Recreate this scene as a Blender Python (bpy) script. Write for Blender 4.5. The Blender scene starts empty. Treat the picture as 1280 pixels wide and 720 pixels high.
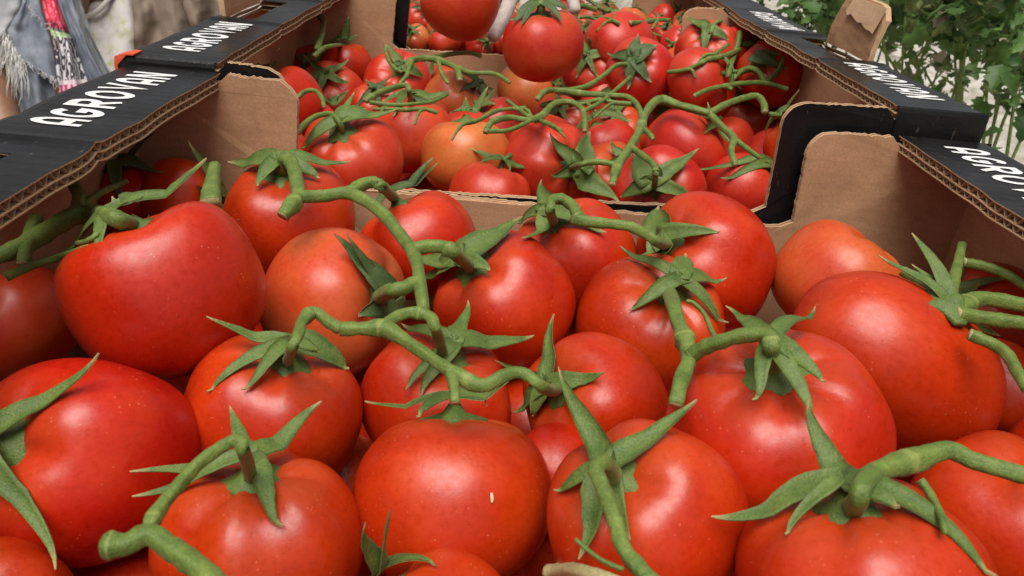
import bpy, bmesh, math, random
import numpy as np
from mathutils import Vector, Matrix, noise

# ------------------------------------------------------------------ camera
S = bpy.context.scene
FPX = 950.0
PIT, YAW, ROLL = 0.4845, 0.0267, 0.1
CAM = Vector((-0.0305, -0.4334, 0.1078))
FWD = Vector((math.sin(YAW)*math.cos(PIT), math.cos(YAW)*math.cos(PIT), -math.sin(PIT)))
R0 = Vector((math.cos(YAW), -math.sin(YAW), 0)); U0 = R0.cross(FWD)
RT = R0*math.cos(ROLL) + U0*math.sin(ROLL); UP = -R0*math.sin(ROLL) + U0*math.cos(ROLL)
cd = bpy.data.cameras.new('camera'); co = bpy.data.objects.new('camera', cd)
S.collection.objects.link(co); S.camera = co
cd.sensor_width = 36; cd.lens = 36*FPX/1280; cd.clip_start = 0.01; cd.clip_end = 300
co.matrix_world = Matrix(((RT.x, UP.x, -FWD.x, CAM.x), (RT.y, UP.y, -FWD.y, CAM.y), (RT.z, UP.z, -FWD.z, CAM.z), (0, 0, 0, 1)))
cd.dof.use_dof = True; cd.dof.focus_distance = 0.37; cd.dof.aperture_fstop = 30

# ------------------------------------------------------------------ light: bright overcast
SUN_EL, SUN_AZ = math.radians(70), math.radians(195)     # azimuth clockwise from +Y
w = bpy.data.worlds.new('World'); S.world = w; w.use_nodes = True
nt = w.node_tree; nt.nodes.clear()
sky = nt.nodes.new('ShaderNodeTexSky'); sky.sky_type = 'NISHITA'; sky.sun_disc = False
sky.sun_elevation = SUN_EL; sky.sun_rotation = SUN_AZ; sky.dust_density = 4.0; sky.air_density = 1.0
hs = nt.nodes.new('ShaderNodeHueSaturation'); hs.inputs['Saturation'].default_value = 0.18
bg = nt.nodes.new('ShaderNodeBackground'); bg.inputs['Strength'].default_value = 0.075
wo = nt.nodes.new('ShaderNodeOutputWorld')
nt.links.new(sky.outputs[0], hs.inputs['Color']); nt.links.new(hs.outputs[0], bg.inputs[0]); nt.links.new(bg.outputs[0], wo.inputs[0])
sl = bpy.data.lights.new('sun', 'SUN'); sl.energy = 3.3; sl.angle = math.radians(45); sl.color = (1, .97, .92)
so = bpy.data.objects.new('sun', sl); S.collection.objects.link(so)
sd = Vector((math.sin(SUN_AZ)*math.cos(SUN_EL), math.cos(SUN_AZ)*math.cos(SUN_EL), math.sin(SUN_EL)))
so.rotation_euler = sd.to_track_quat('Z', 'Y').to_euler(); so.location = (0, 0, 5)
vs = S.view_settings; vs.view_transform = 'Standard'; vs.look = 'None'; vs.gamma = 1; vs.use_curve_mapping = False
vs.exposure = 0.2
S.render.resolution_x = 1024; S.render.resolution_y = 576

# ------------------------------------------------------------------ helpers
COL = S.collection
def ray(px, py): return FWD + RT*((px-640)/FPX) - UP*((py-360)/FPX)
def at(px, py, t): return CAM + ray(px, py)*t
def at_z(px, py, z):
    d = ray(px, py); return CAM + d*((z-CAM.z)/d.z)
def depth(p): return (p-CAM).dot(FWD)
def pix(p):
    d = p-CAM; z = d.dot(FWD); return (640+FPX*d.dot(RT)/z, 360-FPX*d.dot(UP)/z)

def link(name, data, parent=None, mats=(), loc=None, smooth=False):
    o = bpy.data.objects.new(name, data); COL.objects.link(o)
    if data is not None:
        for m in mats:
            data.materials.append(m)
        if smooth:
            for p in data.polygons: p.use_smooth = True
    if loc is not None: o.location = loc
    if parent is not None: o.parent = parent
    return o
def thing(name, label, cat, loc, group=None):
    o = link(name, None, loc=loc); o.empty_display_size = .01
    o['label'] = label; o['category'] = cat
    if group: o['group'] = group
    return o
def tag(o, label, cat, group=None):
    o['label'] = label; o['category'] = cat
    if group: o['group'] = group
    return o
def kid(o, root):           # parent keeping world placement (roots carry translation only)
    o.parent = root; o.location = o.location - root.location
    return o
def mesh(name, V, F, mi=None):
    me = bpy.data.meshes.new(name); me.from_pydata([tuple(v) for v in V], [], F); me.update()
    if mi is not None: me.polygons.foreach_set('material_index', mi)
    return me

class MB:
    def __init__(s): s.v = []; s.f = []; s.m = []; s.a = []
    def add(s, V, F, m=0, a=None):
        b = len(s.v); s.v += [Vector(v) for v in V]; s.f += [tuple(b+i for i in f) for f in F]; s.m += [m]*len(F)
        s.a += (a if a is not None else [0.0]*len(V))
    def box(s, lo, hi, m=0):
        x0, y0, z0 = lo; x1, y1, z1 = hi
        V = [(x0,y0,z0),(x1,y0,z0),(x1,y1,z0),(x0,y1,z0),(x0,y0,z1),(x1,y0,z1),(x1,y1,z1),(x0,y1,z1)]
        s.add(V, [(0,3,2,1),(4,5,6,7),(0,1,5,4),(1,2,6,5),(2,3,7,6),(3,0,4,7)], m)
    def build(s, name, mats, parent=None, smooth=False, attr=False, loc=None):
        me = mesh(name, s.v, s.f, s.m)
        if attr:
            at_ = me.attributes.new('along', 'FLOAT', 'POINT'); at_.data.foreach_set('value', s.a)
        return link(name, me, parent, mats, loc, smooth)

def catmull(pts, n=6):
    P = [Vector(p) for p in pts]; out = []
    if len(P) == 2: return [P[0].lerp(P[1], i/n) for i in range(n+1)]
    Q = [P[0]*2-P[1]] + P + [P[-1]*2-P[-2]]
    for i in range(1, len(Q)-2):
        a, b, c, d = Q[i-1], Q[i], Q[i+1], Q[i+2]
        for k in range(n):
            t = k/n
            out.append(0.5*((2*b) + (c-a)*t + (2*a-5*b+4*c-d)*t*t + (3*b-a-3*c+d)*t**3))
    out.append(P[-1]); return out

def tube(mb, pts, radii, sides=10, cap_m=0, m=0, jitter=0.0, seed=0):
    n = len(pts); rr = random.Random(seed)
    T = [(pts[min(i+1, n-1)]-pts[max(i-1, 0)]).normalized() for i in range(n)]
    u = T[0].orthogonal().normalized(); V = []; A = []
    for i in range(n):
        u = (u - T[i]*u.dot(T[i])); u = u.normalized() if u.length > 1e-9 else T[i].orthogonal().normalized()
        v = T[i].cross(u)
        for k in range(sides):
            a = 2*math.pi*k/sides
            r = radii[i]*(1 + (.07*math.cos(a*4+i*.06) if jitter else 0) + jitter*noise.noise(Vector((pts[i].x*300+seed, k*1.3, i*.45))))
            V.append(pts[i] + (u*math.cos(a)+v*math.sin(a))*r); A.append(i/(n-1))
    F = [(i*sides+k, i*sides+(k+1) % sides, (i+1)*sides+(k+1) % sides, (i+1)*sides+k) for i in range(n-1) for k in range(sides)]
    mb.add(V, F, m, A)
    b = len(mb.v)-len(V)
    mb.f += [tuple(b+k for k in reversed(range(sides))), tuple(b+(n-1)*sides+k for k in range(sides))]; mb.m += [cap_m, cap_m]

# ------------------------------------------------------------------ materials
def new_mat(name):
    m = bpy.data.materials.new(name); m.use_nodes = True
    n = m.node_tree.nodes; l = m.node_tree.links
    return m, n, l, n['Principled BSDF']
def node(n, t, **kw):
    x = n.new(t)
    for k, v in kw.items():
        if k in x.inputs: x.inputs[k].default_value = v
        else: setattr(x, k, v)
    return x
def ramp(n, stops, interp='LINEAR'):
    r = n.new('ShaderNodeValToRGB'); e = r.color_ramp.elements; r.color_ramp.interpolation = interp
    e[0].position, e[0].color = stops[0][0], (*stops[0][1], 1)
    e[1].position, e[1].color = stops[-1][0], (*stops[-1][1], 1)
    for p, c in stops[1:-1]:
        q = e.new(p); q.color = (*c, 1)
    return r
def mixc(n, l, fac, a, b, mode='MIX'):
    x = n.new('ShaderNodeMix'); x.data_type = 'RGBA'; x.blend_type = mode
    for sock, v in ((0, fac), (6, a), (7, b)):
        if hasattr(v, 'links'): l.new(v, x.inputs[sock])
        elif sock == 0: x.inputs[0].default_value = v
        else: x.inputs[sock].default_value = (*v, 1)
    return x.outputs[2]
def mth(n, l, op, a, b=0.0):
    x = n.new('ShaderNodeMath'); x.operation = op
    for i, v in enumerate((a, b)):
        if hasattr(v, 'links'): l.new(v, x.inputs[i])
        else: x.inputs[i].default_value = v
    return x.outputs[0]
def bump(n, l, h, s, d, bs):
    b = n.new('ShaderNodeBump'); b.inputs['Strength'].default_value = s; b.inputs['Distance'].default_value = d
    l.new(h, b.inputs['Height']); l.new(b.outputs[0], bs.inputs['Normal']); return b

def tomato_mat(name, c0, c1, c2, gloss=.30, green=0.0):
    m, n, l, b = new_mat(name)
    tc = node(n, 'ShaderNodeTexCoord'); oi = node(n, 'ShaderNodeObjectInfo')
    ad = n.new('ShaderNodeVectorMath'); ad.operation = 'ADD'; l.new(tc.outputs['Object'], ad.inputs[0])
    cv = n.new('ShaderNodeCombineXYZ'); k = mth(n, l, 'MULTIPLY', oi.outputs['Random'], 37.0)
    l.new(k, cv.inputs[0]); l.new(k, cv.inputs[1]); l.new(cv.outputs[0], ad.inputs[1])
    n1 = node(n, 'ShaderNodeTexNoise', Scale=1.1, Detail=3.0); l.new(ad.outputs[0], n1.inputs['Vector'])
    r1 = ramp(n, [(.3, c0), (.5, c1), (.72, c2)]); l.new(n1.outputs[0], r1.inputs[0])
    # each fruit ripens a little differently
    hv = node(n, 'ShaderNodeHueSaturation'); l.new(r1.outputs[0], hv.inputs['Color'])
    l.new(mth(n, l, 'MULTIPLY_ADD', oi.outputs['Random'], 0.008), hv.inputs['Hue'])
    hv.inputs['Hue'].links[0].from_node.inputs[2].default_value = 0.497
    # mottling and fine skin lines running from the stem
    n2 = node(n, 'ShaderNodeTexNoise', Scale=14.0, Detail=5.0, Roughness=.65); l.new(ad.outputs[0], n2.inputs['Vector'])
    r2 = ramp(n, [(.25, (.72, .72, .72)), (.5, (1, 1, 1)), (.8, (1.12, 1.1, 1.05))]); l.new(n2.outputs[0], r2.inputs[0])
    c = mixc(n, l, .6, hv.outputs[0], r2.outputs[0], 'MULTIPLY')
    # tiny pale pores
    vo = node(n, 'ShaderNodeTexVoronoi', Scale=15.0); l.new(ad.outputs[0], vo.inputs['Vector'])
    r3 = ramp(n, [(.10, (1, 1, 1)), (.16, (0, 0, 0))]); l.new(vo.outputs['Distance'], r3.inputs[0])
    n4 = node(n, 'ShaderNodeTexNoise', Scale=2.3); l.new(ad.outputs[0], n4.inputs['Vector'])
    r4 = ramp(n, [(.5, (0, 0, 0)), (.68, (.6, .6, .6))]); l.new(n4.outputs[0], r4.inputs[0])
    c = mixc(n, l, mth(n, l, 'MULTIPLY', r3.outputs[0], r4.outputs[0]), c, (.72, .20, .10))
    # sparse dark specks
    v2 = node(n, 'ShaderNodeTexVoronoi', Scale=5.0); l.new(ad.outputs[0], v2.inputs['Vector'])
    r5 = ramp(n, [(.02, (1, 1, 1)), (.05, (0, 0, 0))]); l.new(v2.outputs['Distance'], r5.inputs[0])
    c = mixc(n, l, mth(n, l, 'MULTIPLY', r5.outputs[0], .55), c, (.12, .02, .01))
    # shoulder round the stem is paler
    sx = n.new('ShaderNodeSeparateXYZ'); l.new(tc.outputs['Object'], sx.inputs[0])
    rs = ramp(n, [(.72, (0, 0, 0)), (1.0, (1, 1, 1))]); l.new(sx.outputs[2], rs.inputs[0])
    c = mixc(n, l, mth(n, l, 'MULTIPLY', rs.outputs[0], .35+green), c, (.42, .10, .025))
    l.new(c, b.inputs['Base Color'])
    rr = ramp(n, [(.3, (gloss-.07,)*3), (.7, (gloss+.16,)*3)]); l.new(n2.outputs[0], rr.inputs[0]); l.new(rr.outputs[0], b.inputs['Roughness'])
    b.inputs['Specular IOR Level'].default_value = .42
    b.inputs['Coat Weight'].default_value = .08; b.inputs['Coat Roughness'].default_value = .2
    b.inputs['Subsurface Weight'].default_value = .05; b.inputs['Subsurface Radius'].default_value = (1, .25, .1); b.inputs['Subsurface Scale'].default_value = .006
    h = mth(n, l, 'ADD', mth(n, l, 'MULTIPLY', n2.outputs[0], .35), mth(n, l, 'MULTIPLY', r3.outputs[0], .5))
    bump(n, l, h, .06, .005, b)
    return m
M_RED = tomato_mat('tomato_red', (.38, .011, .0015), (.46, .018, .002), (.54, .036, .004))
M_ORANGE = tomato_mat('tomato_orange', (.58, .075, .020), (.60, .135, .032), (.52, .19, .05), .32, .2)
M_BLUSH = tomato_mat('tomato_blush', (.44, .018, .004), (.50, .040, .008), (.50, .07, .013), .36, .1)
M_AMBER = tomato_mat('tomato_amber', (.52, .045, .010), (.54, .080, .018), (.53, .115, .028), .32, .15)
M_RED_HAZE = tomato_mat('tomato_red_haze', (.44, .018, .006), (.50, .028, .010), (.55, .052, .020), .34)  # red skin paled towards pink: haze and white reflection painted into the colour

def green_mat(name, ca, cb, tip, rough=.6):
    m, n, l, b = new_mat(name)
    tc = node(n, 'ShaderNodeTexCoord'); ge = node(n, 'ShaderNodeNewGeometry')
    n1 = node(n, 'ShaderNodeTexNoise', Scale=110.0, Detail=6.0, Roughness=.75); l.new(ge.outputs['Position'], n1.inputs['Vector'])
    r1 = ramp(n, [(.3, ca), (.7, cb)]); l.new(n1.outputs[0], r1.inputs[0])
    n2 = node(n, 'ShaderNodeTexNoise', Scale=1300.0, Detail=2.0); l.new(ge.outputs['Position'], n2.inputs['Vector'])
    r2 = ramp(n, [(.36, (.6, .6, .55)), (.6, (1, 1, 1)), (.75, (1.6, 1.55, 1.45))]); l.new(n2.outputs[0], r2.inputs[0])
    c = mixc(n, l, .4, r1.outputs[0], r2.outputs[0], 'MULTIPLY')
    al = node(n, 'ShaderNodeAttribute', attribute_name='along')
    r3 = ramp(n, [(.82, (0, 0, 0)), (.97, (1, 1, 1))]); l.new(al.outputs['Fac'], r3.inputs[0])
    c = mixc(n, l, r3.outputs[0], c, tip)
    l.new(c, b.inputs['Base Color']); b.inputs['Roughness'].default_value = rough
    b.inputs['Sheen Weight'].default_value = .06; b.inputs['Sheen Roughness'].default_value = .4; b.inputs['Sheen Tint'].default_value = (.8, .9, .6, 1)
    b.inputs['Subsurface Weight'].default_value = .1; b.inputs['Subsurface Scale'].default_value = .002
    bump(n, l, n2.outputs[0], .5, .0006, b)
    return m
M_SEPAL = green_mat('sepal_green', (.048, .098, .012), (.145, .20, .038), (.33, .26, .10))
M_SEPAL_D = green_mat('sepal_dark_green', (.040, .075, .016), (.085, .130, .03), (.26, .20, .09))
M_STEM = green_mat('stem_green', (.055, .105, .012), (.19, .25, .045), (.32, .34, .09))
def flat(name, c, rough=.6, **kw):
    m, n, l, b = new_mat(name)
    ge = node(n, 'ShaderNodeNewGeometry'); n1 = node(n, 'ShaderNodeTexNoise', Scale=kw.get('sc', 120.0), Detail=4.0); l.new(ge.outputs['Position'], n1.inputs['Vector'])
    r1 = ramp(n, [(.3, tuple(x*.75 for x in c)), (.7, tuple(min(1, x*1.18) for x in c))]); l.new(n1.outputs[0], r1.inputs[0])
    l.new(r1.outputs[0], b.inputs['Base Color']); b.inputs['Roughness'].default_value = rough
    if kw.get('b'): bump(n, l, n1.outputs[0], kw['b'], kw.get('d', .001), b)
    return m
M_CUT = flat('stem_cut_end', (.42, .36, .16), .7, sc=800.)
M_SCAR = flat('pale_skin_scar', (.72, .55, .36), .6, sc=900.)

def card_mat(name, col, lines=True, dark=1.0):
    m, n, l, b = new_mat(name)
    ge = node(n, 'ShaderNodeNewGeometry')
    mp = node(n, 'ShaderNodeMapping'); mp.inputs['Scale'].default_value = (40, 40, 200); l.new(ge.outputs['Position'], mp.inputs[0])
    n1 = node(n, 'ShaderNodeTexNoise', Scale=1.0, Detail=6.0, Roughness=.7); l.new(mp.outputs[0], n1.inputs['Vector'])
    n2 = node(n, 'ShaderNodeTexNoise', Scale=18.0, Detail=7.0, Roughness=.65); l.new(ge.outputs['Position'], n2.inputs['Vector'])
    n3 = node(n, 'ShaderNodeTexNoise', Scale=900.0, Detail=2.0); l.new(ge.outputs['Position'], n3.inputs['Vector'])
    r1 = ramp(n, [(.3, tuple(x*.88 for x in col)), (.7, tuple(x*1.08 for x in col))]); l.new(n1.outputs[0], r1.inputs[0])
    r2 = ramp(n, [(.28, (.62, .58, .54)), (.5, (.95, .94, .93)), (.7, (1.1, 1.1, 1.1))]); l.new(n2.outputs[0], r2.inputs[0])
    c = mixc(n, l, .8, r1.outputs[0], r2.outputs[0], 'MULTIPLY')
    r3 = ramp(n, [(.35, (.82, .82, .82)), (.65, (1.08, 1.08, 1.08))]); l.new(n3.outputs[0], r3.inputs[0])
    c = mixc(n, l, .7, c, r3.outputs[0], 'MULTIPLY')
    l.new(c, b.inputs['Base Color']); b.inputs['Roughness'].default_value = .85; b.inputs['Specular IOR Level'].default_value = .25
    wv = node(n, 'ShaderNodeTexWave', Scale=110.0, Distortion=.6); wv.bands_direction = 'X'; wv.inputs['Detail'].default_value = 1; l.new(ge.outputs['Position'], wv.inputs['Vector'])
    bump(n, l, mth(n, l, 'ADD', mth(n, l, 'MULTIPLY', wv.outputs['Fac'], .25), n1.outputs[0]), .12, .001, b)
    return m
M_CARD = card_mat('brown_cardboard', (.50, .285, .155))
M_EDGE = card_mat('cardboard_edge', (.56, .37, .22))
M_FLUTE = card_mat('cardboard_flute', (.46, .28, .16))
def black_mat():
    m, n, l, b = new_mat('black_printed_cardboard')
    ge = node(n, 'ShaderNodeNewGeometry')
    n1 = node(n, 'ShaderNodeTexNoise', Scale=26.0, Detail=7.0, Roughness=.65); l.new(ge.outputs['Position'], n1.inputs['Vector'])
    r1 = ramp(n, [(.3, (.006, .006, .006)), (.62, (.011, .010, .010)), (.8, (.03, .026, .023))]); l.new(n1.outputs[0], r1.inputs[0])
    # rubbed-through specks of board
    mp = node(n, 'ShaderNodeMapping'); mp.inputs['Scale'].default_value = (260, 60, 60); mp.inputs['Rotation'].default_value = (0, 0, .5); l.new(ge.outputs['Position'], mp.inputs[0])
    n2 = node(n, 'ShaderNodeTexNoise', Scale=1.0, Detail=5.0, Roughness=.75); l.new(mp.outputs[0], n2.inputs['Vector'])
    r2 = ramp(n, [(.64, (0, 0, 0)), (.72, (.55, .55, .55))]); l.new(n2.outputs[0], r2.inputs[0])
    c = mixc(n, l, r2.outputs[0], r1.outputs[0], (.20, .15, .11)); l.new(c, b.inputs['Base Color'])
    rr = ramp(n, [(.3, (.20,)*3), (.7, (.44,)*3)]); l.new(n1.outputs[0], rr.inputs[0]); l.new(rr.outputs[0], b.inputs['Roughness'])
    wv = node(n, 'ShaderNodeTexWave', Scale=42.0, Distortion=1.0); wv.bands_direction = 'Y'; wv.inputs['Detail'].default_value = 2; l.new(ge.outputs['Position'], wv.inputs['Vector'])
    bump(n, l, mth(n, l, 'ADD', mth(n, l, 'MULTIPLY', wv.outputs['Fac'], .10), mth(n, l, 'MULTIPLY', n1.outputs[0], 1.6)), .5, .0016, b)
    b.inputs['Specular IOR Level'].default_value = .27
    return m
M_BLACK = black_mat()
M_WHITE = flat('white_print', (.74, .73, .71), .55, sc=300.)
M_ORG = flat('orange_print', (.72, .085, .03), .5, sc=200.)

# ------------------------------------------------------------------ ground and stand
GZ = -1.55
def ground_mat():
    m, n, l, b = new_mat('pale_dry_ground')
    ge = node(n, 'ShaderNodeNewGeometry')
    n1 = node(n, 'ShaderNodeTexNoise', Scale=3.0, Detail=8.0, Roughness=.6, Distortion=.6); l.new(ge.outputs['Position'], n1.inputs['Vector'])
    vo = node(n, 'ShaderNodeTexVoronoi', Scale=5.0); vo.feature = 'DISTANCE_TO_EDGE'; l.new(n1.outputs['Color'], vo.inputs['Vector'])
    r1 = ramp(n, [(.28, (.10, .075, .05)), (.45, (.30, .25, .19)), (.7, (.46, .42, .36))]); l.new(n1.outputs[0], r1.inputs[0])
    l.new(r1.outputs[0], b.inputs['Base Color']); b.inputs['Roughness'].default_value = .9
    bump(n, l, n1.outputs[0], .9, .05, b)
    return m
V = []; F = []; N = 60
for j in range(N+1):
    for i in range(N+1):
        x = (i/N*2-1); y = (j/N*2-1); x = math.copysign(abs(x)**2.2, x)*60; y = math.copysign(abs(y)**2.2, y)*60
        V.append((x, y, GZ + .02*noise.noise(Vector((x*1.3, y*1.3, 0)))*(1 if abs(x) < 20 and abs(y) < 20 else 0)))
for j in range(N):
    for i in range(N): a = j*(N+1)+i; F.append((a, a+1, a+N+2, a+N+1))
g = link('ground', mesh('ground', V, F), mats=[ground_mat()], smooth=True); g['kind'] = 'structure'

BASE = -0.180      # underside of the crates = top of the packing table
M_WOOD = flat('grey_wood', (.25, .19, .13), .8, sc=60., b=.3)
tb = thing('packing_table', 'plain wooden packing table under the tomato crates', 'table', (0, .2, GZ))
for k in range(5):
    b_ = MB(); x0 = -.27+k*.11; b_.box((x0, -.72, BASE-.022-GZ), (x0+.104, .9, BASE-.0005-GZ)); b_.build('plank', [M_WOOD], tb)
for sx in (-.24, .22):
    b_ = MB(); b_.box((sx, -.7, BASE-.082-GZ), (sx+.03, .88, BASE-.0225-GZ)); b_.build('rail', [M_WOOD], tb)
    for sy in (-.68, .80):
        b_ = MB(); b_.box((sx-.012, sy, 0), (sx+.048, sy+.06, BASE-.0825-GZ)); b_.build('leg', [M_WOOD], tb)

# ------------------------------------------------------------------ lettering as strokes
def ribbon(pts, wd):
    P = [Vector((p[0], p[1])) for p in pts]; n = len(P); V = []; F = []
    for i in range(n):
        t0 = (P[i]-P[i-1]).normalized() if i > 0 else None; t1 = (P[i+1]-P[i]).normalized() if i < n-1 else None
        t0 = t0 or t1; t1 = t1 or t0
        nn = Vector((-(t0+t1).y, (t0+t1).x)).normalized(); k = 1/max(.35, nn.dot(Vector((-t1.y, t1.x))))
        V += [P[i]+nn*wd/2*k, P[i]-nn*wd/2*k]
    return V, [(2*i, 2*i+1, 2*i+3, 2*i+2) for i in range(n-1)]
def arc(cx, cy, rx, ry, a0, a1, n=14):
    return [(cx+rx*math.cos(math.radians(a0+(a1-a0)*i/n)), cy+ry*math.sin(math.radians(a0+(a1-a0)*i/n))) for i in range(n+1)]
LET = {
 'A': (.80, [[(.12, 0), (.12, .55)] + arc(.40, .58, .28, .32, 180, 0, 10) + [(.68, .55), (.68, 0)], [(.2, .33), (.6, .33)]]),
 'G': (.86, [arc(.45, .5, .34, .40, 50, 350, 18) + [(.79, .46), (.50, .46)]]),
 'R': (.80, [[(.12, 0), (.12, .90), (.42, .90)] + arc(.44, .68, .24, .22, 90, -90, 10) + [(.2, .46)], [(.38, .44), (.70, 0)]]),
 'O': (.92, [arc(.46, .5, .35, .40, 0, 360, 24)]),
 'V': (.84, [[(.08, 1.0), (.42, .06), (.76, 1.0)]]),
 'N': (.84, [[(.12, 0), (.12, .92), (.20, .92), (.64, .08), (.72, .08), (.72, 1.0)]]),
}
def lettering(word, origin, along, up, h, zfun, wd=.20):
    """flat white print lying on the ledge; origin is the foot of the first letter"""
    mb = MB(); x = 0; k = 0
    for ch in word:
        adv, strokes = LET[ch]
        for s in strokes:
            V, F = ribbon(s, wd); k += 1
            pts = []
            for v in V:
                p = origin + along*((x+v.x)*h) + up*(min(1, max(0, v.y))*h)
                pts.append((p.x, p.y, zfun(p.y) + .00028 + .00004*(k % 2)))
            mb.add(pts, F)
        x += adv+.20
    return mb, x*h

# ------------------------------------------------------------------ crates
W2, LEDGE = .1965, .0555
def crate(label, ox, oy, rot, zl, zr, fwF, fwB, hl, text=True, tabs=True, depth_=.40, seed=1, hlF=None):
    """local x across, y from 0 (front) to depth_; two side ledges, low end walls with tall corner flaps"""
    root = thing('tomato_crate', label, 'crate', (ox, oy, BASE), 'cardboard tomato crates in a row')
    root.rotation_euler.z = rot
    rr = random.Random(seed); Z = -BASE
    floor = MB(); floor.box((-W2-LEDGE+.005, .006, .0005), (W2+LEDGE-.005, depth_-.006, .0085)); floor.build('floor_panel', [M_CARD], root)
    def zt(x): return zl+(zr-zl)*(x+W2)/(2*W2)
    # end walls
    hl0 = hl
    for nm, yo, fw, outer in (('front_wall', .0, fwF, -1), ('back_wall', depth_-.005, fwB, 1)):
        hl = (hlF or hl0) if outer < 0 else hl0
        X = W2+LEDGE-.0044; th = .0045
        top = []
        def seg(a, b, n):
            for i in range(n): t = i/n; top.append((a[0]+(b[0]-a[0])*t, a[1]+(b[1]-a[1])*t))
        fl, fr = fw; c = .013
        hL, hR = zt(-fl)-.001, zt(fr)-.001
        seg((-X, zt(-X)-.0098), (-W2-.004, zt(-W2)-.0098), 3)
        seg((-W2-.004, zt(-W2)-.0098), (-W2+.006, hL+.001), 2)
        seg((-W2+.006, hL+.001), (-fl-c, hL), 24)
        for i in range(7):
            a = math.radians(90-90*i/6); top.append((-fl-c+c*math.cos(a), hL-c+c*math.sin(a)))
        seg((-fl, hL-c), (-fl-.003, zt(-fl)-hl+.004), 24)
        seg((-fl-.003, zt(-fl)-hl+.004), (-fl+.004, zt(-fl)-hl), 2)
        seg((-fl+.004, zt(-fl)-hl), (fr-.004, zt(fr)-hl), 130)
        seg((fr-.004, zt(fr)-hl), (fr+.003, zt(fr)-hl+.004), 2)
        seg((fr+.003, zt(fr)-hl+.004), (fr, hR-c), 24)
        for i in range(7):
            a = math.radians(180-90*i/6); top.append((fr+c+c*math.cos(a), hR-c+c*math.sin(a)))
        seg((fr+c, hR), (W2-.006, hR+.001), 24)
        seg((W2-.006, hR+.001), (W2+.004, zt(W2)-.0098), 2)
        seg((W2+.004, zt(W2)-.0098), (X, zt(X)-.0098), 3); top.append((X, zt(X)-.0098))
        n = len(top); V = []; q = []
        for i, (x, z) in enumerate(top):
            e = 0 if i in (0, n-1) else .0011*noise.noise(Vector((x*620+seed*9, z*620, yo*90)))
            q.append((x+e*.6, z+Z+e))
        bow = lambda x: .0004*outer + .0012*noise.noise(Vector((x*18, seed, yo)))
        out = q + [(X, .0005), (0, .0005), (-X, .0005)]
        y0, y1 = (yo, yo+th)
        k = len(out)
        lift = lambda x, z: bow(x)*min(1, z/.05)
        ym = [(y0+y1)/2]
        def layer(y): return [(x, y+lift(x, z), z) for x, z in out]
        mb = MB()
        # board: two liners with a dark flute core between them showing at the rim
        yA, yB = y0, y1
        VA, VA2, VB2, VB = layer(yA), layer(yA+.0011), layer(yB-.0011), layer(yB)
        V = VA+VA2+VB2+VB
        inset = []
        for idx in (1, 2):
            for (x, z), j in zip(out, range(k)):
                pass
        F = [tuple(range(k-1, -1, -1)) if True else (), tuple(range(3*k, 4*k))]
        mi = [1 if outer < 0 else 0, 1 if outer > 0 else 0]
        # orientation: VA faces -y, VB faces +y
        core = [((x*1.0), y, z-.0012 if j < n else z) for j, (x, y, z) in enumerate(VA2)]
        core2 = [((x*1.0), y, z-.0012 if j < n else z) for j, (x, y, z) in enumerate(VB2)]
        V = VA+VA2+core+core2+VB2+VB
        for L in range(5):
            for i in range(k):
                j = (i+1) % k
                F.append((L*k+i, L*k+j, (L+1)*k+j, (L+1)*k+i)); mi.append(3 if L == 2 else 2)
        F[1] = tuple(range(5*k, 6*k))
        mb.v = [Vector(v) for v in V]; mb.f = F; mb.m = mi; mb.a = [0]*len(V)
        mb.build(nm, [M_CARD, M_BLACK, M_EDGE, M_FLUTE], root)
    # side ledges
    for sx, z0 in ((-1, zl), (1, zr)):
        zz = lambda y, z0=z0, sx=sx: z0 + .0011*noise.noise(Vector((y*22, seed*3.1+sx, 0))) + .0016*math.exp(-((y-.262)/.0035)**2) + .0014*math.exp(-((y-.134)/.0035)**2) - .0008*math.exp(-((y-.30)/.010)**2)
        xe = lambda y, sx=sx: .0012*noise.noise(Vector((y*40, seed*7.7+sx, 5)))
        hole = (.150, .245)
        xi, xh, xo = W2, W2+.024, W2+LEDGE
        ny = 110; ys = [depth_*i/ny for i in range(ny+1)]
        def sheet(mb, za, zb, m_top, m_side, xo_=xo, holes=True):
            """liner between heights za>zb below the ledge surface"""
            cols = [xi, xh, xo_-.006, xo_-.0015, xo_]
            drop = [0, 0, 0, .0012, .004]
            V = []
            for y in ys:
                for off in (za, zb):
                    for c_, dr in zip(cols, drop):
                        x = c_ + (xe(y) if c_ == xi else 0)
                        V.append((sx*x, y, zz(y)+Z+off-dr))
            nc = 5; st = 2*nc; F = []; mi = []
            for i in range(ny):
                ym = (ys[i]+ys[i+1])/2; inh = holes and hole[0] < ym < hole[1]
                for c_ in range(nc-1):
                    if inh and c_ == 1: continue
                    a = i*st+c_
                    f1 = (a, a+1, a+st+1, a+st); f2 = (a+nc, a+nc+st, a+nc+st+1, a+nc+1)
                    if sx < 0: f1 = f1[::-1]; f2 = f2[::-1]
                    F += [f1, f2]; mi += [m_top, m_side]
                a = i*st
                F.append((a, a+st, a+st+nc, a+nc) if sx > 0 else (a, a+nc, a+st+nc, a+st)); mi.append(m_side)
                if inh:
                    for c_ in (1, 2):
                        a = i*st+c_; F.append((a, a+st, a+st+nc, a+nc)); mi.append(m_side)
            for i in (0, ny):
                for c_ in range(nc-1):
                    a = i*st+c_; F.append((a, a+nc, a+nc+1, a+1)); mi.append(m_top)
            mb.v += [Vector(v) for v in V]; mb.f += [tuple(x+len(mb.v)-len(V) for x in f) for f in F]; mb.m += mi; mb.a += [0]*len(V)
        led = MB(); sheet(led, 0, -.0006, 0, 1); lo = led.build('ledge', [M_BLACK, M_EDGE], root)
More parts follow.
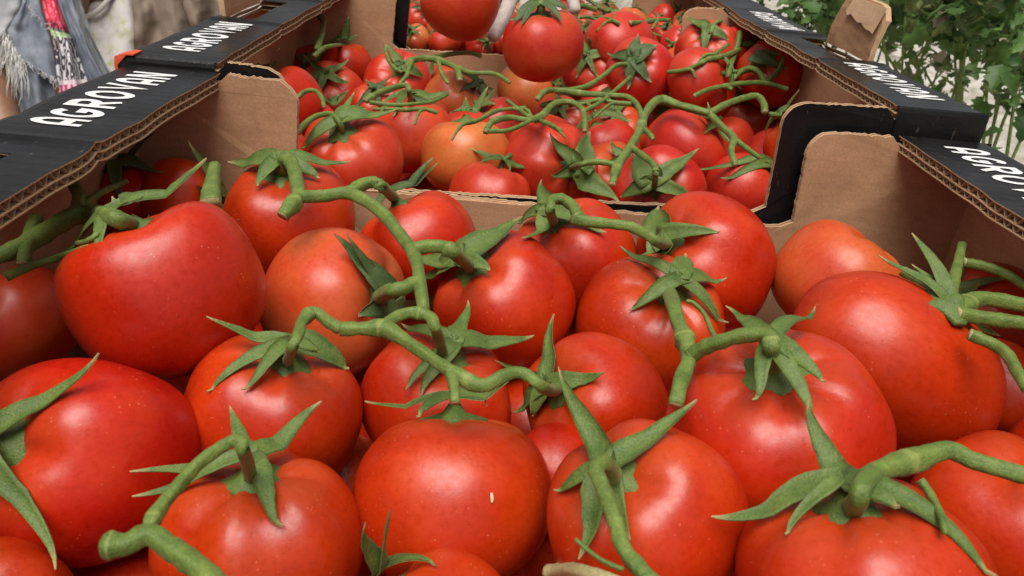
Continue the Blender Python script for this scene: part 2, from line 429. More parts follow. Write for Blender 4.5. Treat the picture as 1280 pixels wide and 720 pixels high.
        for nm, za in (('middle_liner', -.0043), ('lower_liner', -.0079)):
            b_ = MB(); sheet(b_, za, za-.0005, 0, 0, xo-.002); b_.build(nm, [M_EDGE], lo)
        for za, hgt, pitch, ph in ((-.0006, .0037, .0080, 0), (-.0048, .0031, .0070, 1.3)):
            b_ = MB(); V = []; n = int((depth_-.004)/pitch*8)
            for i in range(n+1):
                y = .002+i/8*pitch
                wv = math.sin(2*math.pi*i/8+ph); wv = max(-1, min(1, wv*1.25))
                z = zz(y)+Z+za-hgt/2+wv*hgt/2*.92
                V += [(sx*(xi+.0004+xe(y)), y, z+.0002), (sx*(xi+.022), y, z+.0002), (sx*(xi+.022), y, z-.0002), (sx*(xi+.0004+xe(y)), y, z-.0002)]
            F = []
            for i in range(n):
                a = 4*i
                for q in range(4): F.append((a+q, a+(q+1) % 4, a+4+(q+1) % 4, a+4+q))
            b_.add(V, F); b_.build('flute', [M_FLUTE], lo)
        # front and back folded-down edge of the ledge
        for y0, y1, dn in ((-.0012, -.0002, 0), (depth_+.0002, depth_+.0012, 0)):
            b_ = MB(); yy = 0 if y0 < .1 else depth_
            x0, x1 = sorted((sx*(xi+.001), sx*(xo-.001)))
            pr = [(0, 0), (-.0012, -.0009), (-.0020, -.003), (-.0020, -.024), (-.0004, -.024)]
            V = []
            for x in (x0, x1):
                for py, pz in pr: V.append((x, yy+(py if yy == 0 else -py), zz(yy)+Z+pz))
            F = [(i, i+1, 5+i+1, 5+i) for i in range(4)] + [(4, 0, 5, 9), (0, 1, 2, 3, 4), (9, 8, 7, 6, 5)]
            b_.add(V, F); b_.build('folded_edge', [M_BLACK], root)
        # outer side wall with black outside
        b_ = MB(); xa, xb = sx*(xo-.0048), sx*(xo-.0008)
        x0, x1 = min(xa, xb), max(xa, xb); top = min(zz(y) for y in ys)+Z-.0092
        b_.box((x0, .0024, .0007), (x1, depth_-.0024, top)); b_.m = [0, 0, 0, 1 if sx > 0 else 0, 0, 1 if sx < 0 else 0]
        b_.build('side_wall', [M_CARD, M_BLACK], root)
        # orange corner print
        b_ = MB(); V = []
        pr = [(xo-.010, .0012), (xo-.006, .0012), (xo+.0006, -.0008), (xo+.0014, -.005), (xo+.0014, -.034), (xo+.0004, -.034), (xo-.0004, -.0055), (xo-.006, .0004), (xo-.010, .0004)]
        if sx < 0:
            for y in (-.0028, .009):
                for px_, pz in pr: V.append((sx*px_, y, zz(0)+Z+pz))
            n = len(pr); F = [(i, (i+1) % n, n+(i+1) % n, n+i) for i in range(n)] + [tuple(range(n)), tuple(range(2*n-1, n-1, -1))]
            b_.add(V, F); b_.build('orange_corner', [M_ORG], root)
        if text:
            hgt = .0235
            for half in (0, 1):
                if sx < 0:
                    org = Vector((-(W2+.0175), .021+half*.26, 0)); al = Vector((0, 1, 0)); upv = Vector((-1, 0, 0))
                else:
                    org = Vector((W2+.0175, depth_-.016-half*.255, 0)); al = Vector((0, -1, 0)); upv = Vector((1, 0, 0))
                mb, wd = lettering('AGROVAN', org, al*.63, upv, hgt, lambda y: zz(y)+Z)
                if sx > 0 or True: mb.build('lettering', [M_WHITE], lo)
        if tabs:
            # hand-hole flap pushed up, its paper torn
            b_ = MB(); V = []; nu, nv = 12, 8; th = .0042
            for side in (0, 1):
                for j in range(nv+1):
                    for i in range(nu+1):
                        u = i/nu; v = j/nv; y = hole[0]+.004+(hole[1]-hole[0]-.008)*u
                        hgt = .041*(1-.25*max(0, (abs(u-.5)-.36)/.14)**2)
                        lean = .005*v*v + .001*noise.noise(Vector((u*4, v*4, seed+sx)))
                        V.append((sx*(xo-.009+lean+side*th), y, Z+zz(y)-.002+hgt*v))
            st = (nu+1)*(nv+1); F = []; mi = []
            for j in range(nv):
                for i in range(nu):
                    a = j*(nu+1)+i; F += [(a, a+1, a+nu+2, a+nu+1), (st+a, st+a+nu+1, st+a+nu+2, st+a+1)]; mi += [0, 0]
            for i in range(nu):
                a = nv*(nu+1)+i; F.append((a, a+1, st+a+1, st+a)); mi.append(1)
                F.append((i, st+i, st+i+1, i+1)); mi.append(1)
            for j in range(nv):
                for i in (0, nu):
                    a = j*(nu+1)+i; F.append((a, a+nu+1, st+a+nu+1, st+a)); mi.append(1)
            b_.add(V, F); b_.m = mi; tabo = b_.build('handle_tab', [M_CARD, M_EDGE], root)
            # torn paper layer on the tab's inner face
            b_ = MB(); V = []; n = 10
            for i in range(n+1):
                u = .02+.70*i/n; y = hole[0]+.004+(hole[1]-hole[0]-.008)*u
                lo_ = .041*(.50+.28*u+.10*noise.noise(Vector((i*1.7, seed, 2)))); hi_ = .0395
                for v_, o_ in ((hi_, -.0006), (lo_, -.0028)):
                    lean = .005*(v_/.041)**2
                    V.append((sx*(xo-.009+lean+o_), y, Z+zz(y)-.002+v_)); V.append((sx*(xo-.009+lean+o_-.0005), y, Z+zz(y)-.002+v_))
            F = []
            for i in range(n):
                a = 4*i
                for q in ((0, 1), (1, 3), (3, 2), (2, 0)): F.append((a+q[0], a+q[1], a+4+q[1], a+4+q[0]))
            F += [(0, 1, 3, 2), (4*n, 4*n+2, 4*n+3, 4*n+1)]
            b_.add(V, F); b_.build('torn_paper', [M_EDGE], tabo)
    return root
HL = .0615
crate('open cardboard crate with black ledges, fullest of large tomatoes in front of the others', .0, -.3975, -.0, 0, 0, ((.150), (.150)) and (.150, .150), (.152, .1445), HL, seed=1)
crate('cardboard crate wedged between two others, holding several orange tomatoes', -.0025, .0085, .0144, .004, .0150, (.158, .1325), (.150, .150), HL, seed=2, hlF=.0705)
crate('cardboard crate behind the standing round tomato, heaped with small tomatoes', -.002, .4225, .012, .004, .0140, (.144, .152), (.150, .150), HL, hlF=.066, text=False, tabs=False, seed=3)

# ------------------------------------------------------------------ tomatoes
FLOOR = -.1135      # level the upper layer of fruit rests on
def fruit_mesh(seed, lobes=5, rib=.03, dim=.17, dimw=.34, asym=0.0, egg=0.0, nu=64, nv=44):
    rr = random.Random(seed); ph = [rr.uniform(0, 6.28) for _ in range(6)]
    amp = [rr.uniform(.5, 1) for _ in range(6)]; off = Vector((seed*3.7, seed*1.3, 0))
    V = []; F = []
    for j in range(nv+1):
        th = math.pi*j/nv
        # denser rings near the stem
        th = math.pi*(.75*(j/nv) + .25*(j/nv)**2)
        for i in range(nu):
            f = 2*math.pi*i/nu
            if j in (0, nv) and i > 0: continue
            s, c = math.sin(th), math.cos(th)
            topw = max(0, math.cos(th*.62))**1.5; botw = max(0, -c)**3
            rb = rib*(.62*math.cos(lobes*f+ph[0]) + .3*amp[1]*math.cos((lobes+2)*f+ph[1]) + .35*amp[2]*math.cos(2*f+ph[2]))
            r = 1 + rb*(topw*1.1+.22)*s**.7 + .035*amp[3]*math.cos(2*f+ph[3])*s + asym*math.cos(f)*s
            p = Vector((s*math.cos(f), s*math.sin(f), c))
            r += .022*noise.noise(p*1.3+off)
            z = c*(1+egg*(-c)) ; sq = 1+.05*math.sin(2*th)**2
            dd = dim*math.exp(-(th/dimw)**2) - dim*.30*math.exp(-((th-dimw*2.1)/(dimw*.9))**2)
            # creases running into the stem scar
            dd += .042*max(0, math.cos(lobes*f+ph[0]+2.6))**2*math.exp(-((th-.42)/.26)**2)
            bd = .05*math.exp(-((math.pi-th)/.25)**2)
            V.append(Vector((p.x*r*sq, p.y*r*sq, z*r - dd + bd)))
    def idx(j, i): return 0 if j == 0 else (1+(nv-1)*nu if j == nv else 1+(j-1)*nu+i % nu)
    for j in range(nv):
        for i in range(nu):
            a, b, c, d = idx(j, i), idx(j+1, i), idx(j+1, i+1), idx(j, i+1)
            F.append((a, b, c) if j == 0 else ((a, b, d) if j == nv-1 else (a, b, c, d)))
    return mesh('fruit', V, F), 1-dim
FR = [fruit_mesh(s, lobes=(5, 6, 4, 7, 5, 6, 5, 4)[s], rib=(.045, .032, .055, .03, .04, .055, .028, .045)[s]) for s in range(8)]
SMOOTHF = [fruit_mesh(20+s, lobes=5, rib=.012, dim=.12) for s in range(3)]
BEAN = fruit_mesh(31, lobes=3, rib=.04, dim=.27, dimw=.47)
LONG = fruit_mesh(32, lobes=4, rib=.014, dim=.10, egg=.06)

TOM = []      # dicts for every fruit placed
def q_to(n, tw=0.0):
    q = Vector((0, 0, 1)).rotation_difference(n); from mathutils import Quaternion
    return q @ Quaternion((0, 0, 1), tw)

def spec(key, px, py, rx, cal, label, mat='r', q=.88, r=None, fz=FLOOR, kind=None, seps=None, stretch=None, grp=1, dep=None, tw=None, axpx=None):
    """rx = outline half-width in the photograph; depth from the crate floor, or from real size r when it lies on others"""
    d = ray(px, py); k = rx/FPX
    tmax = (fz-CAM.z)/(d.z - k*q*.97)
    t = tmax if r is None else min(tmax, r/k)
    if dep: t = dep
    TOM.append(dict(key=key, px=px, py=py, k=k, t=t, tmax=tmax, cal=cal, label=label, mat=mat, q=q, kind=kind, seps=seps or [], stretch=stretch, grp=grp, fixed=dep is not None, tw=tw, axpx=axpx))
G1 = 'large tomatoes in the crate of bigger fruit'
# --- crate in front: key, outline centre, half width, stem end, label
spec('bean', 211, 362, 113, (166, 282), 'big kidney-shaped red tomato with a small white crescent scar on its skin', r=.0365, kind='bean', q=.97,
     seps=[(258,197,9,.25),(184,238,13,.6),(21,342,9,.1),(120,322,9,.05),(140,245,10,.4)])
spec('leftedge', 18, 405, 78, (-40, 330), 'dull orange-red tomato wedged left of the kidney-shaped tomato, no stem showing', 'b')
spec('nearleft', 106, 575, 131, (14, 557), 'large glossy red tomato with two long sepals, below the kidney-shaped tomato',
     seps=[(123,441,10,.25),(69,712,11,.2),(-45,520,11,.3),(-35,610,11,.3)], q=.95)
spec('corner', -10, 768, 92, (-60, 735), 'red tomato barely showing below the large two-sepal tomato')
spec('fan', 341, 520, 107, (358, 456), 'red tomato under a broad fan of sepals, right of the large two-sepal tomato',
     seps=[(437,460,15,.15),(258,395,8,.5),(258,489,8,.1),(302,486,8,.1),(400,440,9,.4)])
spec('star', 326, 684, 126, (316, 603), 'red tomato with star-shaped calyx beside a snapped thick stem', q=.9,
     seps=[(287,507,10,.5),(402,501,11,.45),(162,589,8,.2),(165,620,9,.15),(354,657,11,.1)])
spec('bald', 567, 624, 125, (568, 505), 'smooth round red tomato with one tiny pale nick and its stem turned away', kind='smooth', q=.87,
     seps=[(456,501,7,.2),(645,468,14,.3),(610,505,10,.3),(520,520,8,.3)])
spec('bottom', 545, 800, 108, (487, 735), 'red tomato with two upright pointed sepals, below the smooth bald tomato',
     seps=[(456,652,11,.6),(488,635,12,.6),(545,705,9,.3)])
spec('longsepal', 808, 648, 119, (771, 600), 'red tomato with very long sepal reaching over its neighbour and bent green stem', q=.95, r=.0300,
     seps=[(698,458,13,.35),(871,499,12,.35),(692,612,9,.1),(723,699,15,.05),(788,675,12,.1)])
spec('nearright', 1076, 742, 150, (1060, 640), 'large red tomato under wide flat calyx and thick arched stem', q=.9, r=.0320,
     seps=[(889,645,14,.12),(1011,499,14,.45),(1247,720,12,.15),(981,667,7,.05),(1125,632,14,.3)])
spec('rightedge', 1252, 655, 113, (1275, 590), 'red tomato beneath the thick arched stem, right of the wide-calyx tomato')
spec('ribbed', 967, 534, 137, (966, 470), 'wide ribbed red tomato with hooked sepals and water specks', q=.76, r=.0365,
     seps=[(907,382,9,.5),(1019,382,9,.5),(1032,476,9,.15),(940,499,8,.05),(1015,522,9,.05),(985,440,8,.3)])
spec('egg', 1120, 459, 101, (1186, 386), 'big smooth egg-shaped red tomato lying on its side', kind='long', q=1.42, r=.0365, axpx=(.80, .55, -.25),
     seps=[(1140,291,8,.5),(1099,319,6,.4),(1140,330,7,.4)])
spec('cornerback', 1043, 352, 77, (1090, 300), 'orange-red bald tomato against the brown corner flap, beyond the egg-shaped tomato', 'a', kind='smooth', q=.93, r=.0335)
spec('undervine', 1240, 402, 72, (1192, 388), 'red tomato under green stems beside the egg-shaped tomato, next to the side ledge', r=.031,
     seps=[(1207,325,8,.5),(1262,345,8,.3),(1250,420,8,.1),(1225,352,8,.3)])
spec('lowright', 1258, 492, 72, (1300, 440), 'dusky red tomato squeezed low between the egg-shaped tomato and the side ledge')
spec('wallright', 880, 330, 87, (838, 304), 'red tomato with one broad upright sepal, touching the low rear wall', q=.92,
     seps=[(823,257,17,.5),(900,289,9,.4),(771,328,9,.15),(810,330,9,.1)])
spec('tangle', 812, 408, 92, (836, 368), 'red tomato with crinkled calyx where two cut stems fork, before the broad-sepal tomato', q=.86,
     seps=[(857,316,11,.5),(909,347,9,.25),(786,387,8,.1),(775,307,6,.5),(911,403,6,.1)])
spec('mid', 745, 505, 88, (698, 488), 'red tomato with thin needle-like upright sepal, above the very long sepal', q=.95,
     seps=[(692,392,9,.5),(755,465,10,.2),(619,450,8,.3),(640,515,9,.1),(665,520,9,.1)])
spec('wallmid', 718, 322, 77, (694, 282), 'red tomato with flat calyx leaning on the low rear wall', q=.86,
     seps=[(677,224,11,.6),(640,278,7,.15),(652,297,8,.1),(758,290,10,.15),(725,262,12,.4)])
spec('leafy', 630, 378, 89, (592, 338), 'red tomato with large pointed leafy sepal, in the middle of the crate', q=.9,
     seps=[(653,270,17,.35),(515,318,15,.35),(520,350,12,.15),(612,338,10,.1)])
spec('wallleft', 525, 308, 74, (492, 246), 'small red tomato by the low rear wall with twin curved sepals', q=.86,
     seps=[(547,203,8,.4),(541,197,6,.6),(470,265,6,.1)])
spec('orange', 417, 378, 91, (472, 376), 'orange-tinged tomato with a ragged sepal on its flank, beside the kidney-shaped tomato', 'a', q=.92,
     seps=[(418,292,13,.4),(434,291,8,.5),(449,396,13,.1),(500,395,10,.1)])
spec('cornerleft', 363, 275, 82, (352, 224), 'red tomato below the brown corner flap with spreading sepals', q=.86,
     seps=[(284,202,11,.35),(439,201,8,.4),(400,222,9,.2),(320,232,8,.1)])
spec('spider', 545, 502, 95, (560, 452), 'red tomato under spider-like calyx at the fork of the long central stem', q=.86,
     seps=[(585,375,10,.5),(668,419,10,.35),(502,404,8,.4),(507,487,7,.05),(527,494,9,.05)])
spec('shadeA', 165, 250, 50, (150, 205), 'red tomato half hidden in the shade under the ledge, beside upright sepals', r=.028,
     seps=[(195,165,6,.7),(120,225,8,.3),(205,215,8,.3),(150,250,8,.1)])
spec('shadeB', 225, 250, 52, (262, 258), 'red tomato behind the kidney-shaped tomato with an upright cut stub of stem', r=.030,
     seps=[(235,175,8,.7),(300,275,8,.2),(205,262,9,.2),(245,232,8,.4)])
spec('shadeC', 50, 302, 52, (70, 270), 'dark red tomato deep under the ledge behind thick stems', r=.029,
     seps=[(18,262,9,.3),(104,238,9,.5),(96,300,9,.1),(128,250,8,.4),(40,310,9,.1)])
spec('low1', 690, 590, 62, (790, 660), 'red tomato glimpsed low between the smooth bald tomato and its long-sepal neighbour', r=.028)

# --- middle crate
F2 = FLOOR
def s2(key, px, py, rx, cal, label, mat='p', **kw):  # default skin has the pale haze mixed into its red
    kw.setdefault('r', .0335); kw.setdefault('grp', 2); spec(key, px, py, rx, cal, label, mat, **kw)
s2('c2a', 441, 200, 64, (428, 168), 'pinkish red tomato in front corner of the middle crate under arched stem', seps=[(377,185,7,.1),(496,136,8,.35),(457,135,6,.5),(443,115,5,.6)], q=.82)
s2('c2b', 515, 172, 52, (515, 133), 'pinkish red tomato under a tangled calyx, between pink corner tomato and orange tomato', seps=[(565,113,6,.3),(471,129,6,.2),(540,128,7,.2),(490,145,6,.1)])
s2('c2c', 583, 197, 56, (583, 152), 'golden orange tomato resting against the low wall between crates', 'o', kind='smooth', q=.86, seps=[(582,121,6,.5),(610,108,5,.5),(563,140,6,.3)])
s2('c2d', 572, 132, 43, (590, 112), 'orange tomato half covered by sepals behind the golden orange tomato', 'o', q=.85)
s2('c2e', 660, 120, 43, (700, 100), 'bald orange tomato below the standing round tomato', 'o', kind='smooth', q=.85)
s2('c2f', 624, 162, 40, (605, 140), 'small pinkish tomato squeezed between two orange tomatoes', q=.9)
s2('c2g', 497, 108, 44, (500, 90), 'pink tomato with a wispy curled sepal near the rear corner flap', seps=[(482,55,5,.6),(489,82,5,.3),(530,95,6,.2)])
s2('c2h', 472, 136, 36, (470, 118), 'small shaded tomato behind the pinkish corner tomato')
s2('c2i', 687, 208, 57, (712, 210), 'pinkish red tomato with broad forked sepals by the low wall', seps=[(688,166,8,.4),(738,164,13,.4),(775,254,13,.05),(689,219,7,.1)], q=.88)
s2('c2j', 757, 190, 44, (745, 160), 'pinkish tomato behind the forked-sepal tomato', seps=[(720,165,6,.2),(790,150,7,.3)])
s2('c2k', 822, 240, 58, (818, 233), 'wide pinkish tomato with propeller-like calyx by the low wall', seps=[(792,190,14,.4),(874,185,8,.3),(868,245,7,.05),(775,246,8,.05)], q=.75)
s2('c2l', 857, 188, 52, (885, 160), 'smooth pinkish red tomato under a forked cut stem', kind='smooth', q=.86)
s2('c2m', 926, 238, 47, (960, 215), 'pinkish tomato beside the black corner flap', kind='smooth', seps=[(862,210,5,.2),(900,222,6,.1)], q=.9)
s2('c2n', 871, 104, 43, (905, 92), 'smooth red tomato behind the forked cut stem', kind='smooth', q=.82)
s2('c2o', 884, 66, 40, (884, 45), 'red tomato with a horned calyx beside the rear corner flap', seps=[(857,19,5,.5),(877,26,5,.6),(880,66,5,.1),(911,50,5,.2)], q=.86)
s2('c2p', 800, 92, 43, (794, 78), 'pinkish tomato below a claw-shaped calyx', seps=[(759,66,6,.3),(822,56,9,.5),(798,42,7,.5),(815,103,6,.1),(784,112,6,.1)])
s2('c2q', 772, 58, 40, (740, 70), 'long pale pinkish tomato lying on the rear pile', kind='long', q=1.15)
s2('c2r', 742, 90, 40, (735, 75), 'pinkish tomato beside the standing round tomato', q=.9)
s2('c2s', 963, 92, 42, (950, 78), 'shaded red tomato under the ledge with splayed sepals', 'r', seps=[(976,68,6,.4),(939,70,6,.2),(985,85,6,.2)])
s2('c2t', 932, 145, 42, (938, 125), 'pinkish tomato under the far fork of stem', seps=[(905,130,6,.2),(965,120,6,.2)])
s2('c2u', 391, 92, 34, (388, 80), 'red tomato with a tall curled stem under the ledge of the middle crate', 'r', seps=[(370,70,6,.3),(410,60,6,.4),(380,95,5,.1)])
s2('c2v', 430, 84, 33, (427, 57), 'red tomato with upright sepals beside the curled-stem tomato', 'r', seps=[(436,20,6,.6),(447,43,5,.4),(410,50,5,.3)])
s2('c2w', 390, 155, 34, (404, 135), 'small red tomato at the corner flap edge', 'r', seps=[(424,118,6,.4),(380,130,6,.2),(436,112,5,.4)])
s2('c2x', 700, 160, 40, (700, 140), 'pinkish tomato under crossing stems in the middle crate')
s2('c2y', 760, 138, 38, (770, 120), 'pinkish tomato below dark sepals in the middle crate', seps=[(745,120,6,.2),(800,118,6,.3)])
s2('c2z', 818, 145, 40, (830, 130), 'pinkish tomato behind the smooth pinkish red tomato')
s2('c2za', 905, 180, 36, (915, 205), 'small red tomato hanging under forked stem')
s2('c2zb', 920, 72, 36, (940, 60), 'dark red tomato in ledge shade behind the horned tomato', 'r')
# --- the two tomatoes in the hand
s2('heldA', 575, 2, 48, (600, -55), 'round red tomato dangling from the gloved hand', 'b', dep=.66, kind='smooth', q=.98)
s2('heldB', 679, 57, 51, (676, 20), 'round orange-red tomato standing upright on the orange tomato with dark calyx', 'b', dep=.63, q=.86,
   seps=[(636,25,6,.1),(712,12,6,.15),(660,8,6,.3),(705,24,5,.05),(650,30,5,.05)])

# settle: slide overlapping fruits along their own size (a nearer fruit is a smaller one) until they only touch
for it in range(400):
    for i, a in enumerate(TOM):
        pa = at(a['px'], a['py'], a['t']); ra = a['k']*a['t']
        for b in TOM[i+1:]:
            if a['grp'] != b['grp']: continue
            pb = at(b['px'], b['py'], b['t']); rb = b['k']*b['t']
            ov = (ra+rb)*.93-(pa-pb).length
            if ov > .0005:
                f_, n_ = (a, b) if a['t'] > b['t'] else (b, a)
                mid = .0
                if not f_['fixed'] and f_['t'] < f_['tmax']: f_['t'] = min(f_['tmax'], f_['t']+.10*ov); 
                if not n_['fixed'] and n_['t'] > n_.get('tmin', 0) and n_['k']*n_['t'] > .026: n_['t'] -= .05*ov
for a in TOM:
    p = at(a['px'], a['py'], a['t']); r = a['k']*a['t']
    lim = -.010 if a['grp'] == 1 else .404
    while p.y + r*.95 > lim and not a['fixed'] and r > .02:
        a['t'] *= .995; p = at(a['px'], a['py'], a['t']); r = a['k']*a['t']
    a['p'] = p; a['r'] = r
def front_depth(px, py, ignore=None):
    """depth of the nearest fruit skin along this sight line"""
    d = ray(px, py); best = 9
    for a in TOM:
        if a is ignore: continue
        oc = CAM-a['p']; A = d.dot(d); B = d.dot(oc); Cc = oc.dot(oc)-(a['r']*1.0)**2; D = B*B-A*Cc
        if D > 0:
            t = (-B-math.sqrt(D))/A
            if t > 0: best = min(best, t)
    return best
# axis and stem point of every fruit
for i, a in enumerate(TOM):
    me, dimr = {'bean': BEAN, 'long': LONG}.get(a['kind']) or (SMOOTHF[i % 3] if a['kind'] == 'smooth' else FR[i % 8])
    a['me'] = me; rho = a['r']*a['q']*dimr*.98
    d = ray(*a['cal']).normalized(); oc = CAM-a['p']; B = d.dot(oc); D = B*B-(oc.dot(oc)-rho*rho)
    h = CAM + d*(-B-math.sqrt(D)) if D > 0 else CAM + d*(-B)
    if a['axpx']: rho = a['r']*1.0; D = B*B-(oc.dot(oc)-rho*rho); h = CAM + d*(-B-math.sqrt(max(0, D)))
    a['n'] = (h-a['p']).normalized(); a['stem'] = a['p']+a['n']*rho; a['rho'] = rho
    a['ax'] = a['n'] if not a['axpx'] else (RT*a['axpx'][0]-UP*a['axpx'][1]-FWD*a['axpx'][2]).normalized()

def sepal(mb, p0, tip, n, centre, r, width, lift, sd):
    """pointed, folded little leaf from p0 to tip"""
    rr = random.Random(sd); L = (tip-p0).length
    d0 = (tip-p0); d0 = d0 - n*d0.dot(n)*.7
    side = d0.cross(n)
    c1 = p0 + d0.normalized()*L*.38 + n*L*(.10+.25*lift) if d0.length > 1e-6 else p0.lerp(tip, .4)
    c2 = p0.lerp(tip, .72) + n*L*(.10*lift+.04) - n*L*.10*(1-lift)
    sl_ = rr.uniform(-.14, .14); c2 += side.normalized()*L*sl_; c1 -= side.normalized()*L*sl_*.5
    ns = 13; pts = []
    for i in range(ns):
        t = i/(ns-1); q = p0*(1-t)**3 + c1*3*t*(1-t)**2 + c2*3*t*t*(1-t) + tip*t**3
        v = q-centre; m = r*1.015+.0008
        if v.length < m and t < .9: q = centre + v.normalized()*m*1.0 if v.length > 1e-6 else q
        pts.append(q)
    V = []; A = []; prev = None
    fold = rr.uniform(.10, .38); twist = rr.uniform(-.5, .5); th = .00045
    for i in range(ns):
        t = i/(ns-1); T = (pts[min(i+1, ns-1)]-pts[max(i-1, 0)]).normalized()
        nn = (pts[i]-centre).normalized(); nn = (nn*.35+n*.35+(CAM-pts[i]).normalized()*.35); nn = nn-T*nn.dot(T)
        if nn.length < .05: nn = T.orthogonal()
        nn.normalize(); s = T.cross(nn)
        ca, sa = math.cos(twist*t), math.sin(twist*t); s, nn = s*ca+nn*sa, nn*ca-s*sa
        wd = width*(.85+.2*min(1, t/.2))*(1-max(0, (t-.10)/.90)**1.1)*(1+.10*noise.noise(Vector((t*7, sd, 0)))) + .00025
        cup = wd*fold
        for k, (u, h_) in enumerate(((-1, .9), (-.5, .25), (0, -.12), (.5, .25), (1, .9))):
            wav = 1+.12*noise.noise(Vector((t*9, sd+u*3, 1)))
            V.append(pts[i] + s*wd*u*.5*wav + nn*cup*h_*.5); A.append(t)
    m = ns*5
    for i in range(m): V.append(V[i] - (n*th)); A.append(A[i])
    F = []
    for i in range(ns-1):
        for k in range(4):
            a = i*5+k; F += [(a, a+1, a+6, a+5), (m+a, m+a+5, m+a+6, m+a+1)]
        for k in (0, 4):
            a = i*5+k; F.append((a, a+5, m+a+5, m+a))
    F += [(0, m, m+1, 1), (1, m+1, m+2, 2), (2, m+2, m+3, 3), (3, m+3, m+4, 4)]
    mb.add(V, F, 0, A)

MATS = {'a': M_AMBER, 'r': M_RED, 'o': M_ORANGE, 'b': M_BLUSH, 'p': M_RED_HAZE}
GRP = {1: 'tomatoes in the foremost crate', 2: 'tomatoes in the middle crate', 3: 'tomatoes in the rear crate'}
def build_calyx(a, root, i, dark=False):
    mat = M_SEPAL_D if dark else M_SEPAL
    st, n, r = a['stem'], a['n'], a['r']; ts = depth(st)
    hub = MB(); rad = r*.30
    # hub: low ribbed dome with a short neck
    V = []; rings = [(0.0, .0), (.20, .30), (.42, .15), (.92, .05), (1.0, -.03)]
    u = n.orthogonal().normalized(); v = n.cross(u); ns = 12
    for (q_, h_) in rings[1:]:
        for k in range(ns):
            f = 2*math.pi*k/ns; w_ = 1+(.30*math.cos(5*f+i) if q_ > .5 else 0)
            V.append(st + (u*math.cos(f)+v*math.sin(f))*rad*q_*w_ + n*(rad*h_*2+.0006))
    F = [tuple(range(ns))] + [(j*ns+k, (j+1)*ns+k, (j+1)*ns+(k+1) % ns, j*ns+(k+1) % ns) for j in range(3) for k in range(ns)] + [tuple(range(4*ns-1, 3*ns-1, -1))]
    hub.add(V, F); h = kid(hub.build('calyx', [mat], smooth=True, attr=True), root)
    for j, s in enumerate(a['seps']):
        px, py, wpx, lift = s
        d = ray(px, py); den = d.dot(n)
        t = ((st-CAM).dot(n)+.003)/den if abs(den) > .05 else ts
        t = max(ts-.022, min(ts+.020, t))
        fd = min(front_depth(px, py)-.0025, t + .03)
        t = min(t, fd) if fd > ts-.05 else t
        tip = CAM + d*t
        mb = MB(); sepal(mb, st+n*.0012, tip, n, a['p'], r, wpx*2.6*ts/FPX, lift, i*10+j)
        so_ = mb.build('sepal', [mat], smooth=True, attr=True); so_.parent = h; so_.location = -root.location
        # h sits at root-relative location: world = root + h.location + so.location
        so_.location = Vector((0, 0, 0))
    return h
for i, a in enumerate(TOM):
    base = Vector((a['p'].x, a['p'].y, a['p'].z-a['r']*a['q']))
    root = thing('tomato', a['label'], 'tomato', base, 'tomatoes held above the crates' if a['key'].startswith('held') else GRP[a['grp']])
    fo = link('fruit', a['me'], root, loc=a['p']-base)
    fo.rotation_mode = 'QUATERNION'; fo.rotation_quaternion = q_to(a['ax'], a['tw'] if a['tw'] is not None else i*1.7)
    fo.scale = (a['r'], a['r'], a['r']*a['q'])
    if not a['me'].materials:
        a['me'].materials.append(M_RED)
        for p in a['me'].polygons: p.use_smooth = True
    fo.material_slots[0].link = 'OBJECT'; fo.material_slots[0].material = MATS[a['mat']]
    a['root'] = root
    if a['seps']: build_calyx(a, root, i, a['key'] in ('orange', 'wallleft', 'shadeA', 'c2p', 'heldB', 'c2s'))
for key, px, py, pts in (('bean', 125, 342, [(119,350),(126,350),(131,342),(130,333),(126,338),(125,345)]), ('bald', 615, 622, [(613,616),(616,616),(617,622),(616,628),(614,628),(613,622)])):
    a = next(x for x in TOM if x['key'] == key)
    V = []
    dmin = min(front_depth(p[0], p[1]) for p in pts)
    for e in (-.0012, .004):
        for p in pts: V.append(at(p[0], p[1], front_depth(p[0], p[1])+e))
    n = len(pts); mb = MB(); mb.add(V, [tuple(range(n))] + [(i, (i+1) % n, n+(i+1) % n, n+i) for i in range(n)] + [tuple(range(2*n-1, n-1, -1))])
    kid(mb.build('skin_scar', [M_SCAR]), a['root'])

# ------------------------------------------------------------------ truss stems
def stem_points(pts, zv, gap, r):
    """sight lines to points lying on the fruit: at height zv above the crate, or just clear of the skin in front"""
    C_ = catmull([Vector((p[0], p[1], 0)) for p in pts], 6)
    # explicit anchor depths
    dep = []
    for c in C_:
        d = ray(c.x, c.y); t = -zv if zv < -.2 else ((zv-CAM.z)/d.z if d.z < -.02 else 9)
        t = min(t, front_depth(c.x, c.y)-r-gap); dep.append(t)
    n = len(dep)
    for it in range(14):
        dep = [min(dep[i], (dep[max(i-1, 0)]+dep[i]*2+dep[min(i+1, n-1)])/4) if False else (dep[max(i-1, 0)]+dep[i]*2+dep[min(i+1, n-1)])/4 for i in range(n)]
    fd = [front_depth(c.x, c.y) for c in C_]
    dep = [min(dep[i], fd[i]-r*.35) for i in range(n)]
    # ends that start at a stem end go down to it
    out = []
    for i, p in enumerate(pts):
        if len(p) > 2:
            a = next(x for x in TOM if x['key'] == p[2]); ts = depth(a['stem']+a['n']*.002)
            for k in range(n):
                d_ = abs(k-i*6)
                if d_ < 8:
                    w_ = (1-d_/8)**1.0; dep[k] = dep[k]*(1-w_)+ts*w_
    return [at(C_[i].x, C_[i].y, dep[i]) for i in range(n)]
VN = [0]
